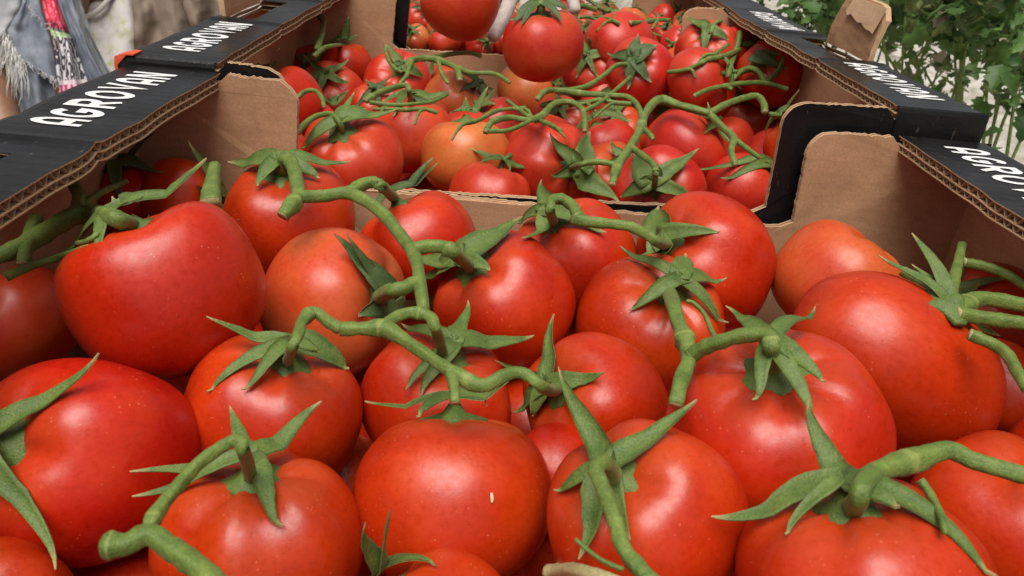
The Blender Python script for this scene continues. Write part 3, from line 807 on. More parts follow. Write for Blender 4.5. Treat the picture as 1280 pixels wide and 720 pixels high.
def vine(label, parts, zv=-.028, gap=.003, group='cut green truss stems', mat=None, rk=2.75):
    """parts: (radius mm, taper, knuckle positions, points)"""
    VN[0] += 1; tubes = []
    for r, tp, kn, pts in parts:
        P = stem_points(pts, zv, gap, r/1000); n = len(P)
        R = []; KW = []
        for i in range(n):
            t = i/(n-1); q = rk*r*depth(P[i])/FPX*(1+(tp-1)*t)
            for k in kn: q *= 1+.32*math.exp(-((t-k)/.05)**2)
            q *= 1+.14*noise.noise(Vector((t*16, r*5, VN[0]))); R.append(q); KW.append(min(1, max([.90*math.exp(-((t-k)/.06)**2) for k in kn]+[.55+.38*max(0, noise.noise(Vector((t*6, VN[0], 2))))])))
        tubes.append((P, R, KW))
    base = min((p for P, R, _ in tubes for p in P), key=lambda p: p.z).copy()
    root = thing('truss_stem', label, 'stem', base, group)
    for j, (P, R, KW) in enumerate(tubes):
        mb = MB(); tube(mb, P, R, 16, 1, 0, .14, VN[0]*7+j)
        mb.a = [KW[i//16] for i in range(len(mb.v))]
        kid(mb.build('main_stem' if j == 0 else 'branch', [mat or M_STEM, M_CUT], smooth=True, attr=True), root)
    return root
vine('long curved truss stem arching from fan-sepal tomato to needle-sepal tomato', [
  (3.1, .95, (.18, .55), [(425,411),(455,411),(482,411),(514,431),(548,454),(568,466),(602,482),(634,468),(655,467),(682,486),(697,487,'mid')]),
  (2.7, .9, (.4,), [(425,411),(410,402),(393,390),(378,402),(373,418),(364,438),(359,455,'fan')]),
  (2.8, .9, (.5,), [(476,411),(492,398),(512,391),(537,396),(546,416),(556,448,'spider')]),
  (2.9, .8, (), [(562,462),(567,480),(569,504)])])
vine('thick truss stem with a blunt cut end lying on the tomato below the corner flap', [
  (3.2, .85, (.12,), [(353,270),(366,256),(374,247),(405,245),(437,242),(474,263),(499,292),(518,320),(524,347),(530,390)]),
  (3.4, .9, (), [(374,248),(371,228),(366,207),(357,200),(352,216,'cornerleft')]),
  (3.2, .9, (.6,), [(517,311),(535,308),(555,309),(571,319),(590,336,'leafy')]),
  (3.1, 1.1, (), [(525,350),(505,360),(487,364),(472,374,'orange')]),
  (3.0, .8, (), [(437,241),(452,231),(468,228),(481,236),(492,247,'wallleft')])])
vine('forked truss stem with a stubby cut end between crinkled tomato and ribbed tomato', [
  (3.7, .95, (.5,), [(844,507),(851,478),(861,449),(856,425),(848,403),(841,380),(837,367,'tangle')]),
  (3.4, .95, (.75,), [(861,447),(878,436),(898,428),(932,419),(960,421),(965,440),(966,468,'ribbed')]),
  (1.2, .7, (), [(898,430),(888,410),(880,392),(867,379),(858,376)])])
vine('short truss stem running along the low rear wall to the broad-sepal tomato', [
  (2.7, .9, (.1,), [(716,270),(727,276),(755,279),(786,283),(806,292),(823,303),(837,306,'wallright')]),
  (2.5, .9, (), [(722,272),(716,258),(702,249),(689,252),(688,266),(693,280,'wallmid')])])
vine('snapped thick stem with rounded end beside the star-calyx tomato', [
  (4.6, 1.15, (.05,), [(130,682),(158,680),(187,668),(212,684),(238,702),(262,722),(290,750)]),
  (3.0, 1.0, (.1,), [(184,664),(197,640),(222,608),(250,578),(275,560),(296,550),(306,568),(314,600,'star')])], zv=-.022)
vine('bent hooked stem hanging down over the very long-sepal tomato', [
  (3.6, 1.1, (.05,), [(769,603,'longsepal'),(756,580),(745,586),(752,606),(761,630),(770,655),(779,684),(800,712),(830,740)]),
  (1.2, .8, (), [(779,712),(755,702),(735,688),(719,674)])], zv=-.02, gap=.006)
vine('thick arched stem with a swollen joint over the wide-calyx tomato', [
  (4.6, .9, (.42,), [(1063,640,'nearright'),(1072,625),(1082,600),(1105,586),(1142,575),(1184,563),(1215,575),(1250,586),(1290,596),(1330,602)]),
  (2.0, .8, (), [(1150,600),(1165,622),(1176,645),(1182,668)])], zv=-.018)
vine('pair of green stems running from egg-shaped tomato under the side ledge', [
  (3.6, .95, (.3,), [(1180,384,'egg'),(1198,386),(1222,374),(1250,376),(1282,382),(1330,390)]),
  (3.4, .95, (), [(1196,392),(1225,397),(1255,401),(1285,405),(1330,412)]),
  (3.4, .55, (), [(1183,385),(1190,360),(1196,335),(1203,305)]),
  (2.4, .8, (), [(1205,328),(1235,334),(1262,345),(1285,360),(1320,380)]),
  (2.8, .9, (), [(1212,418),(1240,430),(1258,442),(1270,462),(1285,488)]),
  (2.8, .8, (), [(1180,378),(1164,364),(1146,352),(1128,338)])], zv=-.030)
vine('thick shaded stems under the ledge leading to the kidney-shaped tomato', [
  (4.3, .95, (.5,), [(-20,325),(20,312),(60,288),(92,270),(116,266),(136,270),(152,276),(166,282,'bean')]),
  (3.2, .8, (), [(96,266),(100,248),(92,230),(84,214)]),
  (3.0, .9, (), [(30,330),(34,305),(40,285),(46,270)]),
  (2.2, .6, (), [(8,346),(40,332),(78,320),(112,308)]),
  (2.0, .6, (), [(100,262),(118,246),(136,236),(160,226)]),
  (1.8, .6, (), [(118,266),(124,288),(112,300),(96,304)])], zv=-.036)
vine('upright conical cut stub of stem behind the kidney-shaped tomato', [
  (5.0, .5, (), [(264,256),(264,242),(266,226),(269,206)])], zv=-.03)

vine('short dry tan stalk wedged between the smooth bald tomato and long-sepal tomato', [(3.6, .9, (), [(684,716),(715,714),(745,720),(775,730)])], zv=-.075, gap=.012, mat=M_CUT)

G2 = 'thin truss stems in the middle crate'
def v2(label, parts): vine(label, parts, zv=-.030, gap=.002, group=G2, rk=1.55)
v2('arched pair of stems over the pinkish corner tomato of the middle crate', [
  (2.4, .9, (), [(372,166),(380,156),(396,145),(415,143),(425,155),(428,166,'c2a')]), (1.9, .9, (), [(372,122),(380,115),(393,113),(402,122),(405,134)])])
v2('looped stem over the tangled calyx behind the corner tomato', [
  (2.5, .8, (.1,), [(457,126),(470,118),(490,110),(508,107),(512,118),(515,131,'c2b')]), (1.8, .7, (), [(462,128),(490,131),(515,130),(540,127),(560,118)])])
v2('knotted horizontal stem before the rear low wall of the middle crate', [
  (2.8, .8, (.1, .5), [(511,84),(516,75),(538,73),(558,79),(571,86),(575,100)]), (2.2, .8, (), [(538,73),(560,68),(585,66),(602,70)]), (2.1, .8, (), [(571,84),(590,91),(618,92),(637,103)]),
  (2.0, .7, (), [(513,80),(508,95),(500,104)]), (1.9, .7, (), [(548,76),(552,92),(560,104)])])
v2('stem curving from golden orange tomato towards the forked-sepal tomato', [
  (2.6, .9, (.5,), [(607,165),(616,152),(638,147),(660,150),(677,145),(692,130),(714,128),(729,139),(731,164)]),
  (2.0, .8, (), [(611,164),(635,163),(655,155),(664,150)])])
v2('long thin crossing stem in the centre of the middle crate', [
  (2.4, .9, (.4,), [(672,124),(682,114),(700,113),(730,117),(760,119),(786,122),(799,136),(803,158)]),
  (2.1, .9, (), [(690,113),(712,112),(735,107),(755,94),(770,82),(784,80)]), (1.8, .8, (), [(728,140),(750,128),(770,112),(788,96)])])
v2('big forked cut stem lying across the middle crate', [
  (3.3, .95, (.12, .45, .75), [(765,231),(772,208),(789,182),(801,160),(807,142),(823,125),(850,132),(887,142)]),
  (2.9, .85, (), [(887,142),(911,129),(943,120),(954,128),(956,140)]),
  (2.8, .9, (.55,), [(888,144),(902,158),(917,173),(914,188),(919,206)]), (2.3, .8, (), [(918,174),(934,186),(949,197)]),
  (2.6, .9, (), [(771,207),(755,203),(738,203),(724,206),(713,210,'c2i')]), (2.6, 1.0, (), [(789,184),(804,195),(818,207),(819,220),(818,233,'c2k')]),
  (2.1, .9, (), [(803,160),(812,168),(816,174)])])
v2('shaded branching stem under the right ledge of the middle crate', [
  (2.6, .9, (), [(926,40),(920,62),(913,80),(910,96)]), (2.2, .9, (), [(885,74),(905,70),(925,62)]), (2.6, .9, (), [(916,98),(926,90),(940,86),(951,94),(957,106)]),
  (2.0, .9, (), [(957,104),(972,90),(980,72)]), (2.2, .9, (), [(905,108),(930,104),(958,104),(985,112)]), (2.0, .9, (), [(868,120),(885,112),(905,108),(915,112)]), (1.8, .8, (), [(888,42),(893,30),(904,26),(914,28)])])
v2('tall curled stem rising from the tomato under the far left ledge', [
  (2.5, .9, (.8,), [(388,80,'c2u'),(393,68),(399,54),(403,38),(404,26),(399,21)]), (2.0, .8, (), [(393,70),(405,60),(418,57),(427,56,'c2v')])])
v2('wispy stem standing before the rear corner flap', [(1.6, .7, (), [(482,58),(484,72),(492,84),(502,90)])])

# fruits and stems that only show through the gaps: lower layer and the rear crate
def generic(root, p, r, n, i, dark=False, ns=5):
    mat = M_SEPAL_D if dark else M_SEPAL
    rr = random.Random(i*13+5); st = p+n*r*.76; u = n.orthogonal().normalized(); v = n.cross(u); f0 = rr.uniform(0, 6)
    hub = MB(); tube(hub, catmull([st-n*.001, st+n*.006, st+n*.012+u*rr.uniform(-.006, .006)], 3), [.0028, .0022, .002, .0018, .0018, .0019, .002], 8)
    hub.a = [0.]*len(hub.v); h = kid(hub.build('calyx', [mat], smooth=True, attr=True), root)
    for j in range(ns):
        f = f0+6.283*j/ns+rr.uniform(-.3, .3); L = r*rr.uniform(.55, .95)
        tip = st + (u*math.cos(f)+v*math.sin(f))*L + n*L*rr.uniform(-.15, .55)
        mb = MB(); sepal(mb, st+n*.001, tip, n, p, r*.96, r*rr.uniform(.18, .3), rr.uniform(.05, .6), i*17+j)
        s_ = mb.build('sepal', [mat], smooth=True, attr=True); s_.parent = h
rr = random.Random(4)
placed = [(a['p'], a['r']) for a in TOM]
def try_fill(cx0, cx1, cy0, cy1, z0, rmin, rmax, n, label, grp, mats, sep=True, tol=.86, maxn=99, sc=1.0):
    c = 0
    for k in range(n):
        r = rr.uniform(rmin, rmax); x = rr.uniform(cx0+r, cx1-r); y = rr.uniform(cy0+r, cy1-r); p = Vector((x, y, z0+r*.9))
        if any((p-q).length < (r+s)*tol for q, s in placed): continue
        # leave sight lines to the mapped fruits free
        t = depth(p); px, py = pix(p)
        if any(a['t'] > t and abs(a['px']-px) < a['k']*FPX*.9 and abs(a['py']-py) < a['k']*FPX*.9 for a in TOM if a['grp'] < 3) and z0 > FLOOR+.01: continue
        placed.append((p, r)); i = 200+len(placed)
        ax = Vector((rr.uniform(-.7, .7), rr.uniform(-.8, .4), rr.uniform(.4, 1))).normalized()
        has = sep and (grp[0] != 'l' or rr.random() < .5)
        if not has: ax = Vector((ax.x*.5, .8, -.5)).normalized()
        base = p-Vector((0, 0, r*.86)); root = thing('tomato', label, 'tomato', base, grp)
        me = FR[i % 8][0]; fo = link('fruit', me, root, loc=p-base); fo.rotation_mode = 'QUATERNION'; fo.rotation_quaternion = q_to(ax, i*.7); fo.scale = (r, r, r*.87)
        fo.material_slots[0].link = 'OBJECT'; fo.material_slots[0].material = rr.choice(mats)
        TOM.append(dict(key='fill', px=px, py=py, k=r/t, t=t, p=p, r=r, n=ax, stem=p+ax*r*.8, grp=3))
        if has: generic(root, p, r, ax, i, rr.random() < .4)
        c += 1
        if c >= maxn: break
    return c
xo = W2+LEDGE-.008
try_fill(-xo, xo, -.39, -.012, FLOOR, .026, .031, 900, 'red tomato filling a dark gap low between bigger tomatoes, in the foremost crate', 'gap-filling tomatoes of the foremost crate', [M_RED], tol=.94)
try_fill(-xo, xo, .02, .40, FLOOR, .028, .034, 1500, 'pinkish tomato in a lower layer of the middle crate', 'lower tomatoes of the middle crate', [M_RED_HAZE, M_RED_HAZE, M_RED, M_BLUSH], tol=.88)
try_fill(.09, xo, .03, .40, FLOOR+.034, .027, .032, 900, 'shaded red tomato packed under the right ledge of the middle crate', 'shaded tomatoes under the ledge', [M_RED], tol=.86)
try_fill(-xo, -.15, .03, .40, FLOOR+.034, .027, .032, 900, 'shaded red tomato packed under the left ledge of the middle crate', 'shaded tomatoes under the ledge', [M_RED], tol=.86)
low = BASE+.009
try_fill(-xo, xo, -.385, -.012, low, .029, .034, 1500, 'red tomato of the bottom layer, glimpsed in the dark gaps of the foremost crate', 'bottom layer of the foremost crate', [M_RED], sep=False, tol=.80)
try_fill(-xo, xo, .02, .395, low, .029, .034, 1500, 'red tomato of the bottom layer in the middle crate', 'bottom layer of the middle crate', [M_RED], sep=False, tol=.80)
lab3 = 'small pinkish tomato in the heap filling the rear crate'
try_fill(-xo, xo, .435, .80, FLOOR-.005, .022, .029, 2500, lab3, 'heaped tomatoes of the rear crate', [M_RED_HAZE, M_RED_HAZE, M_BLUSH], tol=.90)
try_fill(-xo, xo, .435, .80, FLOOR+.042, .017, .026, 2600, lab3, 'heaped tomatoes of the rear crate', [M_RED_HAZE, M_RED_HAZE, M_RED_HAZE, M_BLUSH, M_ORANGE], tol=.88)

# fine stems and leftover calyces tangled over the middle and rear crates
for i, a in enumerate([x for x in TOM if x['grp'] == 2 and not x['seps'] and x.get('root')]):
    generic(a['root'], a['p'], a['r'], a['n'], 900+i, i % 3 == 0)
rr = random.Random(12)
def scatter(n, boxes, label, grp, r0, r1, zv, span):
    for k in range(n):
        bx = boxes[k % len(boxes)]
        x, y = rr.uniform(bx[0], bx[1]), rr.uniform(bx[2], bx[3]); a = rr.uniform(-.5, .5)+(math.pi if rr.random() < .5 else 0)
        pts = [(x, y)]
        for q in range(4): x += math.cos(a)*span*rr.uniform(.7, 1.2); y += math.sin(a)*span*.6+rr.uniform(-.25, .12)*span; a += rr.uniform(-.5, .5); pts.append((x, y))
        parts = [(rr.uniform(r0, r1), .7, (.5,), pts)]
        for q in (1, 3):
            ex = pts[q][0]+rr.choice((-1, 1))*rr.uniform(.5, 1.5)*span; ey = pts[q][1]+rr.uniform(.3, 1.1)*span
            parts.append((rr.uniform(r0, r1)*.75, .6, (.6,), [pts[q], ((pts[q][0]+ex)/2+rr.uniform(-.2, .2)*span, (pts[q][1]+ey)/2-.25*span), (ex, ey)]))
        vine(label, parts, zv=zv, gap=.002, group=grp, rk=1.7)
scatter(5, [(480, 620, 95, 165), (690, 820, 95, 165), (820, 940, 75, 140)], 'thin wiry truss stem tangled among the tomatoes of the middle crate', 'thin wiry stems of the middle crate', 1.6, 2.2, -.032, 22)
scatter(4, [(740, 800, 4, 40)], 'thin wiry truss stem tangled on the heap of the rear crate', 'thin wiry stems of the rear crate', 1.5, 2.0, -.015, 14)

# ------------------------------------------------------------------ people beside the crates
def cloth_mat(name, cols, scale, bump_s=.4, weave=900., rough=.85):
    m, n, l, b = new_mat(name)
    ge = node(n, 'ShaderNodeNewGeometry')
    n1 = node(n, 'ShaderNodeTexNoise', Scale=scale, Detail=5.0, Roughness=.6, Distortion=.4); l.new(ge.outputs['Position'], n1.inputs['Vector'])
    k = len(cols); r1 = ramp(n, [(.30+.40*i/(k-1), c) for i, c in enumerate(cols)]); l.new(n1.outputs[0], r1.inputs[0])
    n2 = node(n, 'ShaderNodeTexNoise', Scale=weave, Detail=2.0); l.new(ge.outputs['Position'], n2.inputs['Vector'])
    r2 = ramp(n, [(.3, (.72, .72, .74)), (.7, (1.15, 1.15, 1.15))]); l.new(n2.outputs[0], r2.inputs[0])
    c = mixc(n, l, .8, r1.outputs[0], r2.outputs[0], 'MULTIPLY'); l.new(c, b.inputs['Base Color']); b.inputs['Roughness'].default_value = rough
    b.inputs['Specular IOR Level'].default_value = .2
    bump(n, l, mth(n, l, 'ADD', n1.outputs[0], n2.outputs[0]), bump_s, .003, b); return m
M_DENIM = cloth_mat('grey_denim', [(.13, .15, .19), (.20, .22, .26), (.29, .31, .34)], 14.)
M_DENIM_L = cloth_mat('washed_denim', [(.22, .24, .26), (.33, .34, .35), (.42, .42, .41)], 16.)
M_THREAD = flat('white_fray', (.62, .60, .56), .9, sc=60.)
M_BROWN = cloth_mat('brown_cotton', [(.14, .10, .075), (.21, .155, .115), (.27, .205, .155)], 9.)
M_TEE = cloth_mat('floral_jersey', [(.34, .42, .13), (.55, .52, .42), (.62, .57, .54), (.60, .55, .54), (.42, .36, .40)], 30.)
M_RIB = cloth_mat('pale_rib', [(.58, .52, .48), (.66, .60, .56)], 40.)
M_SKIN = flat('brown_skin', (.25, .125, .07), .5, sc=40., b=.1)
M_DARK = flat('dark_trousers', (.03, .03, .035), .9, sc=30.)
def scarf_mat():
    m, n, l, b = new_mat('printed_scarf')
    ge = node(n, 'ShaderNodeNewGeometry'); at_ = node(n, 'ShaderNodeAttribute', attribute_name='along')
    mp = node(n, 'ShaderNodeMapping'); mp.inputs['Scale'].default_value = (30, 30, 30); l.new(ge.outputs['Position'], mp.inputs[0])
    wv = node(n, 'ShaderNodeTexWave', Scale=1.1, Distortion=9.0); wv.wave_type = 'RINGS'; wv.inputs['Detail'].default_value = 1.5; wv.inputs['Detail Scale'].default_value = 1.6; l.new(mp.outputs[0], wv.inputs['Vector'])
    st = ramp(n, [(.42, (0, 0, 0)), (.55, (1, 1, 1))]); l.new(wv.outputs['Fac'], st.inputs[0])
    base = ramp(n, [(.0, (.68, .02, .09)), (.36, (.60, .02, .08)), (.40, (.10, .01, .03)), (.46, (.03, .02, .03)), (.49, (.25, .45, .12)), (.54, (.5, .6, .35)), (.57, (.62, .58, .58)), (.84, (.6, .56, .57)), (.88, (.45, .04, .14)), (1., (.5, .3, .34))], 'CONSTANT')
    ink = ramp(n, [(.0, (.75, .17, .20)), (.38, (.62, .07, .12)), (.46, (.2, .2, .2)), (.5, (.6, .68, .5)), (.56, (.05, .04, .06)), (.86, (.7, .5, .55)), (1., (.06, .05, .06))], 'CONSTANT')
    l.new(at_.outputs['Fac'], base.inputs[0]); l.new(at_.outputs['Fac'], ink.inputs[0])
    l.new(mixc(n, l, st.outputs[0], base.outputs[0], ink.outputs[0]), b.inputs['Base Color']); b.inputs['Roughness'].default_value = .8
    return m
def cloth(name, left, right, t0, cx, mat, root, nu=18, nv=36, amp=.008, fr=2.2, ph=0., dip=0.0, th=.003, seed=0, ragged=0., bulge=1.0):
    Lc = catmull([Vector((p[0], p[1], 0)) for p in left], 12); Rc = catmull([Vector((p[0], p[1], 0)) for p in right], 12)
    pick = lambda C_, v: C_[min(len(C_)-1, int(round(v*(len(C_)-1))))]
    V = []; A = []
    for lay in (0, 1):
        for j in range(nv+1):
            v = j/nv; a, b = pick(Lc, v), pick(Rc, v)
            for i in range(nu+1):
                u = i/nu; p = a.lerp(b, u)
                rg = ragged*noise.noise(Vector((u*14, seed, 3)))*max(0, (v-.85)/.15) if ragged else 0
                px, py = p.x, p.y+rg
                X = (px-cx)/FPX*t0
                t = t0 + bulge*X*X/(2*.17)
                f = math.sin(fr*6.283*(u+.25*v)+ph+1.5*noise.noise(Vector((v*2.5, seed, 0)))) + 1.1*noise.noise(Vector((u*3, v*4, seed+9))) + .5*noise.noise(Vector((u*8, v*9, seed+4)))
                edge = .006*(1-min(1, min(u, 1-u)/.12))
                V.append(at(px, py, t - amp*f + edge + lay*th)); A.append(v)
    m = (nu+1)*(nv+1); F = []
    for j in range(nv):
        for i in range(nu):
            a = j*(nu+1)+i; F += [(a, a+nu+1, a+nu+2, a+1), (m+a, m+a+1, m+a+nu+2, m+a+nu+1)]
        for i in (0, nu):
            a = j*(nu+1)+i; F.append((a, a+nu+1, m+a+nu+1, m+a))
    for i in range(nu):
        for j in (0, nv):
            a = j*(nu+1)+i; F.append((a, a+1, m+a+1, m+a))
    mb = MB(); mb.add(V, F, 0, A); return kid(mb.build(name, [mat], smooth=True, attr=True), root)
def body(root, foot, H, face, arm_r=None, arm_l=None, mats=()):
    """one continuous standing figure grown from a skeleton; face = unit vector it looks along"""
    s = face.cross(Vector((0, 0, 1))).normalized()      # towards the figure's own right hand is +s
    def P(x, f, z): return foot + s*(x*H) + face*(f*H) + Vector((0, 0, z*H))
    J = {'pel': (P(0, 0, .53), .085), 'wai': (P(0, 0, .62), .078), 'che': (P(0, .0, .72), .088), 'sho': (P(0, -.005, .805), .07), 'nec': (P(0, .0, .845), .036), 'jaw': (P(0, .015, .885), .046), 'hed': (P(0, .012, .93), .058), 'top': (P(0, .005, .965), .045), 'nos': (P(0, .068, .915), .010)}
    E_ = [('pel', 'wai'), ('wai', 'che'), ('che', 'sho'), ('sho', 'nec'), ('nec', 'jaw'), ('jaw', 'hed'), ('hed', 'top'), ('hed', 'nos')]
    for q, sg in (('r', 1), ('l', -1)):
        ar = arm_r if q == 'r' else arm_l
        el, ha = ar or (P(sg*.145, .0, .63), P(sg*.15, .06, .49))
        J.update({'s'+q: (P(sg*.105, -.005, .80), .040), 'e'+q: (el, .028), 'w'+q: (ha, .019), 'h'+q: (ha+(ha-el).normalized()*.05*H, .022),
                  'p'+q: (P(sg*.052, 0, .48), .055), 'k'+q: (P(sg*.055, .01, .28), .036), 'a'+q: (P(sg*.055, 0, .05), .025), 't'+q: (P(sg*.06, .09, .022), .022)})
        E_ += [('sho', 's'+q), ('s'+q, 'e'+q), ('e'+q, 'w'+q), ('w'+q, 'h'+q), ('pel', 'p'+q), ('p'+q, 'k'+q), ('k'+q, 'a'+q), ('a'+q, 't'+q)]
    keys = list(J); me = bpy.data.meshes.new('body'); me.from_pydata([tuple(J[k][0]) for k in keys], [(keys.index(a), keys.index(b)) for a, b in E_], [])
    o = bpy.data.objects.new('body_src', me); COL.objects.link(o)
    md = o.modifiers.new('skin', 'SKIN'); md.use_smooth_shade = True
    for k, sv in zip(keys, me.skin_vertices[0].data):
        sv.radius = (J[k][1]*H*1.15,)*2; sv.use_root = k == 'pel'
    sb = o.modifiers.new('sub', 'SUBSURF'); sb.levels = 2; sb.render_levels = 2
    bpy.context.view_layer.update(); dg = bpy.context.evaluated_depsgraph_get()
    nm = bpy.data.meshes.new_from_object(o.evaluated_get(dg)); nm.name = 'body'; bpy.data.objects.remove(o)
    nm.materials.clear()
    b = link('body', nm, mats=mats, smooth=True)
    for p in nm.polygons:
        z = (p.center.z-foot.z)/H; p.material_index = 1 if z < .56 else 0
    return kid(b, root)
FACE1 = Vector((.62, -.78, 0)).normalized()
c1 = at(8, 60, 1.93); f1 = Vector((c1.x, c1.y, GZ))
per1 = thing('person', 'person in frayed grey denim vest with red and white printed scarf', 'person', f1)
body(per1, f1, 1.72, FACE1, arm_r=(at(-30, 70, 1.75), at(4, 150, 1.70)), arm_l=(at(50, 140, 2.0), at(60, 240, 1.95)), mats=[M_SKIN, M_DARK])
M_SC = scarf_mat()
t1 = 1.66
cloth('vest_shoulder', [(-90,-70),(-70,0),(-60,60),(-55,130)], [(34,-60),(27,4),(12,34),(6,62)], t1+.03, 40, M_DENIM_L, per1, amp=.012, fr=1.2, seed=1)
cloth('vest_side', [(6,58),(12,80),(20,110),(28,160)], [(52,58),(62,95),(72,125),(84,170)], t1+.025, 40, M_DENIM, per1, amp=.012, fr=1.7, seed=2)
cloth('vest_front', [(28,-40),(27,4),(12,30),(9,46),(15,67)], [(44,-40),(50,3),(58,32),(67,66),(74,108)], t1, 40, M_DENIM, per1, amp=.009, fr=1.0, ph=1.0, seed=3, ragged=9)
cloth('scarf', [(44,-40),(50,-5),(57,24),(66,50),(70,85),(76,140)], [(66,-40),(72,-5),(84,34),(92,52),(104,84),(122,135)], t1+.012, 60, M_SC, per1, nu=22, nv=60, amp=.008, fr=1.6, seed=4)
cloth('vest_lapel', [(64,-40),(71,-5),(84,32),(95,62),(106,92),(122,140)], [(82,-40),(90,-5),(99,22),(107,48),(121,78),(146,120)], t1-.01, 60, M_DENIM, per1, amp=.010, fr=.9, ph=2., seed=5)
cloth('vest_back', [(84,-20),(92,10),(104,45),(116,75),(140,118)], [(94,-20),(104,10),(118,50),(134,82),(160,120)], t1+.03, 60, M_DENIM_L, per1, amp=.008, fr=1.0, seed=6)
# frayed threads of the torn armhole and hem
fr_ = MB(); rr = random.Random(8)
def thread(px, py, dx, dy, t, r=.0007):
    P_ = [at(px, py, t)]; x, y = px, py
    for k in range(4):
        x += dx/4+rr.uniform(-3, 3); y += dy/4+rr.uniform(-1.5, 1.5); P_.append(at(x, y, t-.004+rr.uniform(-.006, .006)))
    Q = catmull(P_, 3); tube(fr_, Q, [r*(1-.5*i/len(Q)) for i in range(len(Q))], 5)
for k in range(70): u = rr.random(); thread(2+u*26+rr.uniform(-3, 3), 40+u*36+rr.uniform(-6, 6), rr.uniform(-12, 10), rr.uniform(15, 60), t1-.012)
for k in range(24): u = rr.random(); thread(15+u*56, 66+u*34, rr.uniform(-4, 5), rr.uniform(3, 12), t1-.012, .0006)
for k in range(16): u = rr.random(); thread(30+u*36, 2+u*40, rr.uniform(-6, 6), rr.uniform(-4, 6), t1-.016, .0006)
fo = fr_.build('frayed_threads', [M_THREAD], smooth=True); fo['kind'] = 'stuff'; kid(fo, per1)

c2 = at(118, 30, 2.22); f2 = Vector((c2.x, c2.y, GZ))
per2 = thing('person', 'person in pale floral T-shirt under an open brown jacket', 'person', f2)
body(per2, f2, 1.58, Vector((.45, -.9, 0)).normalized(), mats=[M_SKIN, M_DARK])
t2 = 1.98
cloth('t_shirt', [(92,14),(97,19),(100,45),(108,80),(128,130)], [(140,-8),(168,-8),(172,30),(172,62),(176,120)], t2, 130, M_TEE, per2, nu=26, amp=.006, fr=1.3, seed=11)
nb = MB(); tube(nb, catmull([at(84, 12, t2+.02), at(97, 20, t2-.006), at(110, 20, t2-.012), at(124, 12, t2-.012), at(138, -4, t2-.006), at(146, -20, t2+.01)], 5), [.0065]*26, 8); kid(nb.build('neckband', [M_RIB], smooth=True), per2)
cloth('neck_skin', [(70,-40),(78,-20),(86,4),(92,16)], [(150,-44),(148,-26),(142,-10),(138,2)], t2+.03, 112, M_SKIN, per2, amp=.004, fr=.6, seed=12)
cloth('jacket_front', [(152,-60),(163,-10),(167,30),(168,66),(172,120)], [(218,-60),(226,-10),(234,26),(246,60),(262,120)], t2-.03, 140, M_BROWN, per2, nu=30, amp=.016, fr=1.4, ph=.4, seed=13, bulge=.35)
cloth('jacket_sleeve', [(212,-60),(219,-10),(226,26),(238,60),(255,120)], [(275,-60),(278,-10),(284,26),(292,60),(300,120)], t2-.01, 140, M_BROWN, per2, nu=30, amp=.016, fr=1.6, ph=2.2, seed=14, bulge=.35)

# ------------------------------------------------------------------ hand that holds the pair of tomatoes
M_GLOVE = flat('pale_dusty_glove', (.50, .42, .38), .8, sc=150., b=.4, d=.002)
hr = at(660, -60, .73); hand = thing('person', 'pale gloved hand reaching down behind the two round tomatoes', 'person', hr)
J = {'elb': (at(720, -560, .92), .040), 'mid': (at(700, -330, .84), .036), 'wri': (at(685, -190, .78), .026), 'pal': (at(668, -105, .745), .030), 'kn': (at(660, -60, .73), .026)}
E_ = [('elb', 'mid'), ('mid', 'wri'), ('wri', 'pal'), ('pal', 'kn')]
def finger(nm, root, pts, r0):
    prev = root
    for i, (x, y, t) in enumerate(pts):
        J[nm+str(i)] = (at(x, y, t), r0*(1-.10*i)); E_.append((prev, nm+str(i))); prev = nm+str(i)
finger('ind', 'kn', [(646, -45, .722), (642, -10, .712), (628, 26, .704), (613, 52, .700)], .0088)
finger('mdl', 'kn', [(660, -40, .722), (660, 0, .708), (652, 34, .702), (645, 62, .70)], .009)
finger('rng', 'kn', [(676, -42, .722), (686, -12, .705), (694, 16, .698), (700, 40, .70)], .0085)
finger('ltl', 'kn', [(690, -46, .724), (708, -22, .71), (716, 0, .702), (720, 18, .70)], .0078)
finger('thb', 'pal', [(632, -95, .735), (612, -62, .725), (600, -30, .715), (594, -6, .71)], .0105)
keys = list(J); me = bpy.data.meshes.new('hand'); me.from_pydata([tuple(J[k][0]) for k in keys], [(keys.index(a), keys.index(b)) for a, b in E_], [])
o = bpy.data.objects.new('hand_src', me); COL.objects.link(o); o.modifiers.new('skin', 'SKIN').use_smooth_shade = True
for k, sv in zip(keys, me.skin_vertices[0].data): sv.radius = (J[k][1],)*2; sv.use_root = k == 'pal'
sb = o.modifiers.new('sub', 'SUBSURF'); sb.levels = 2; sb.render_levels = 2
bpy.context.view_layer.update(); dg = bpy.context.evaluated_depsgraph_get()
nm = bpy.data.meshes.new_from_object(o.evaluated_get(dg)); bpy.data.objects.remove(o); nm.materials.clear()
kid(link('hand', nm, mats=[M_GLOVE], smooth=True), hand)
vine('stem pinched in the gloved hand above the two round tomatoes', [(2.4, .9, (.5,), [(676, 20, 'heldB'), (676, 4), (672, -14), (655, -30), (630, -50)])], zv=-.66, rk=2.2)

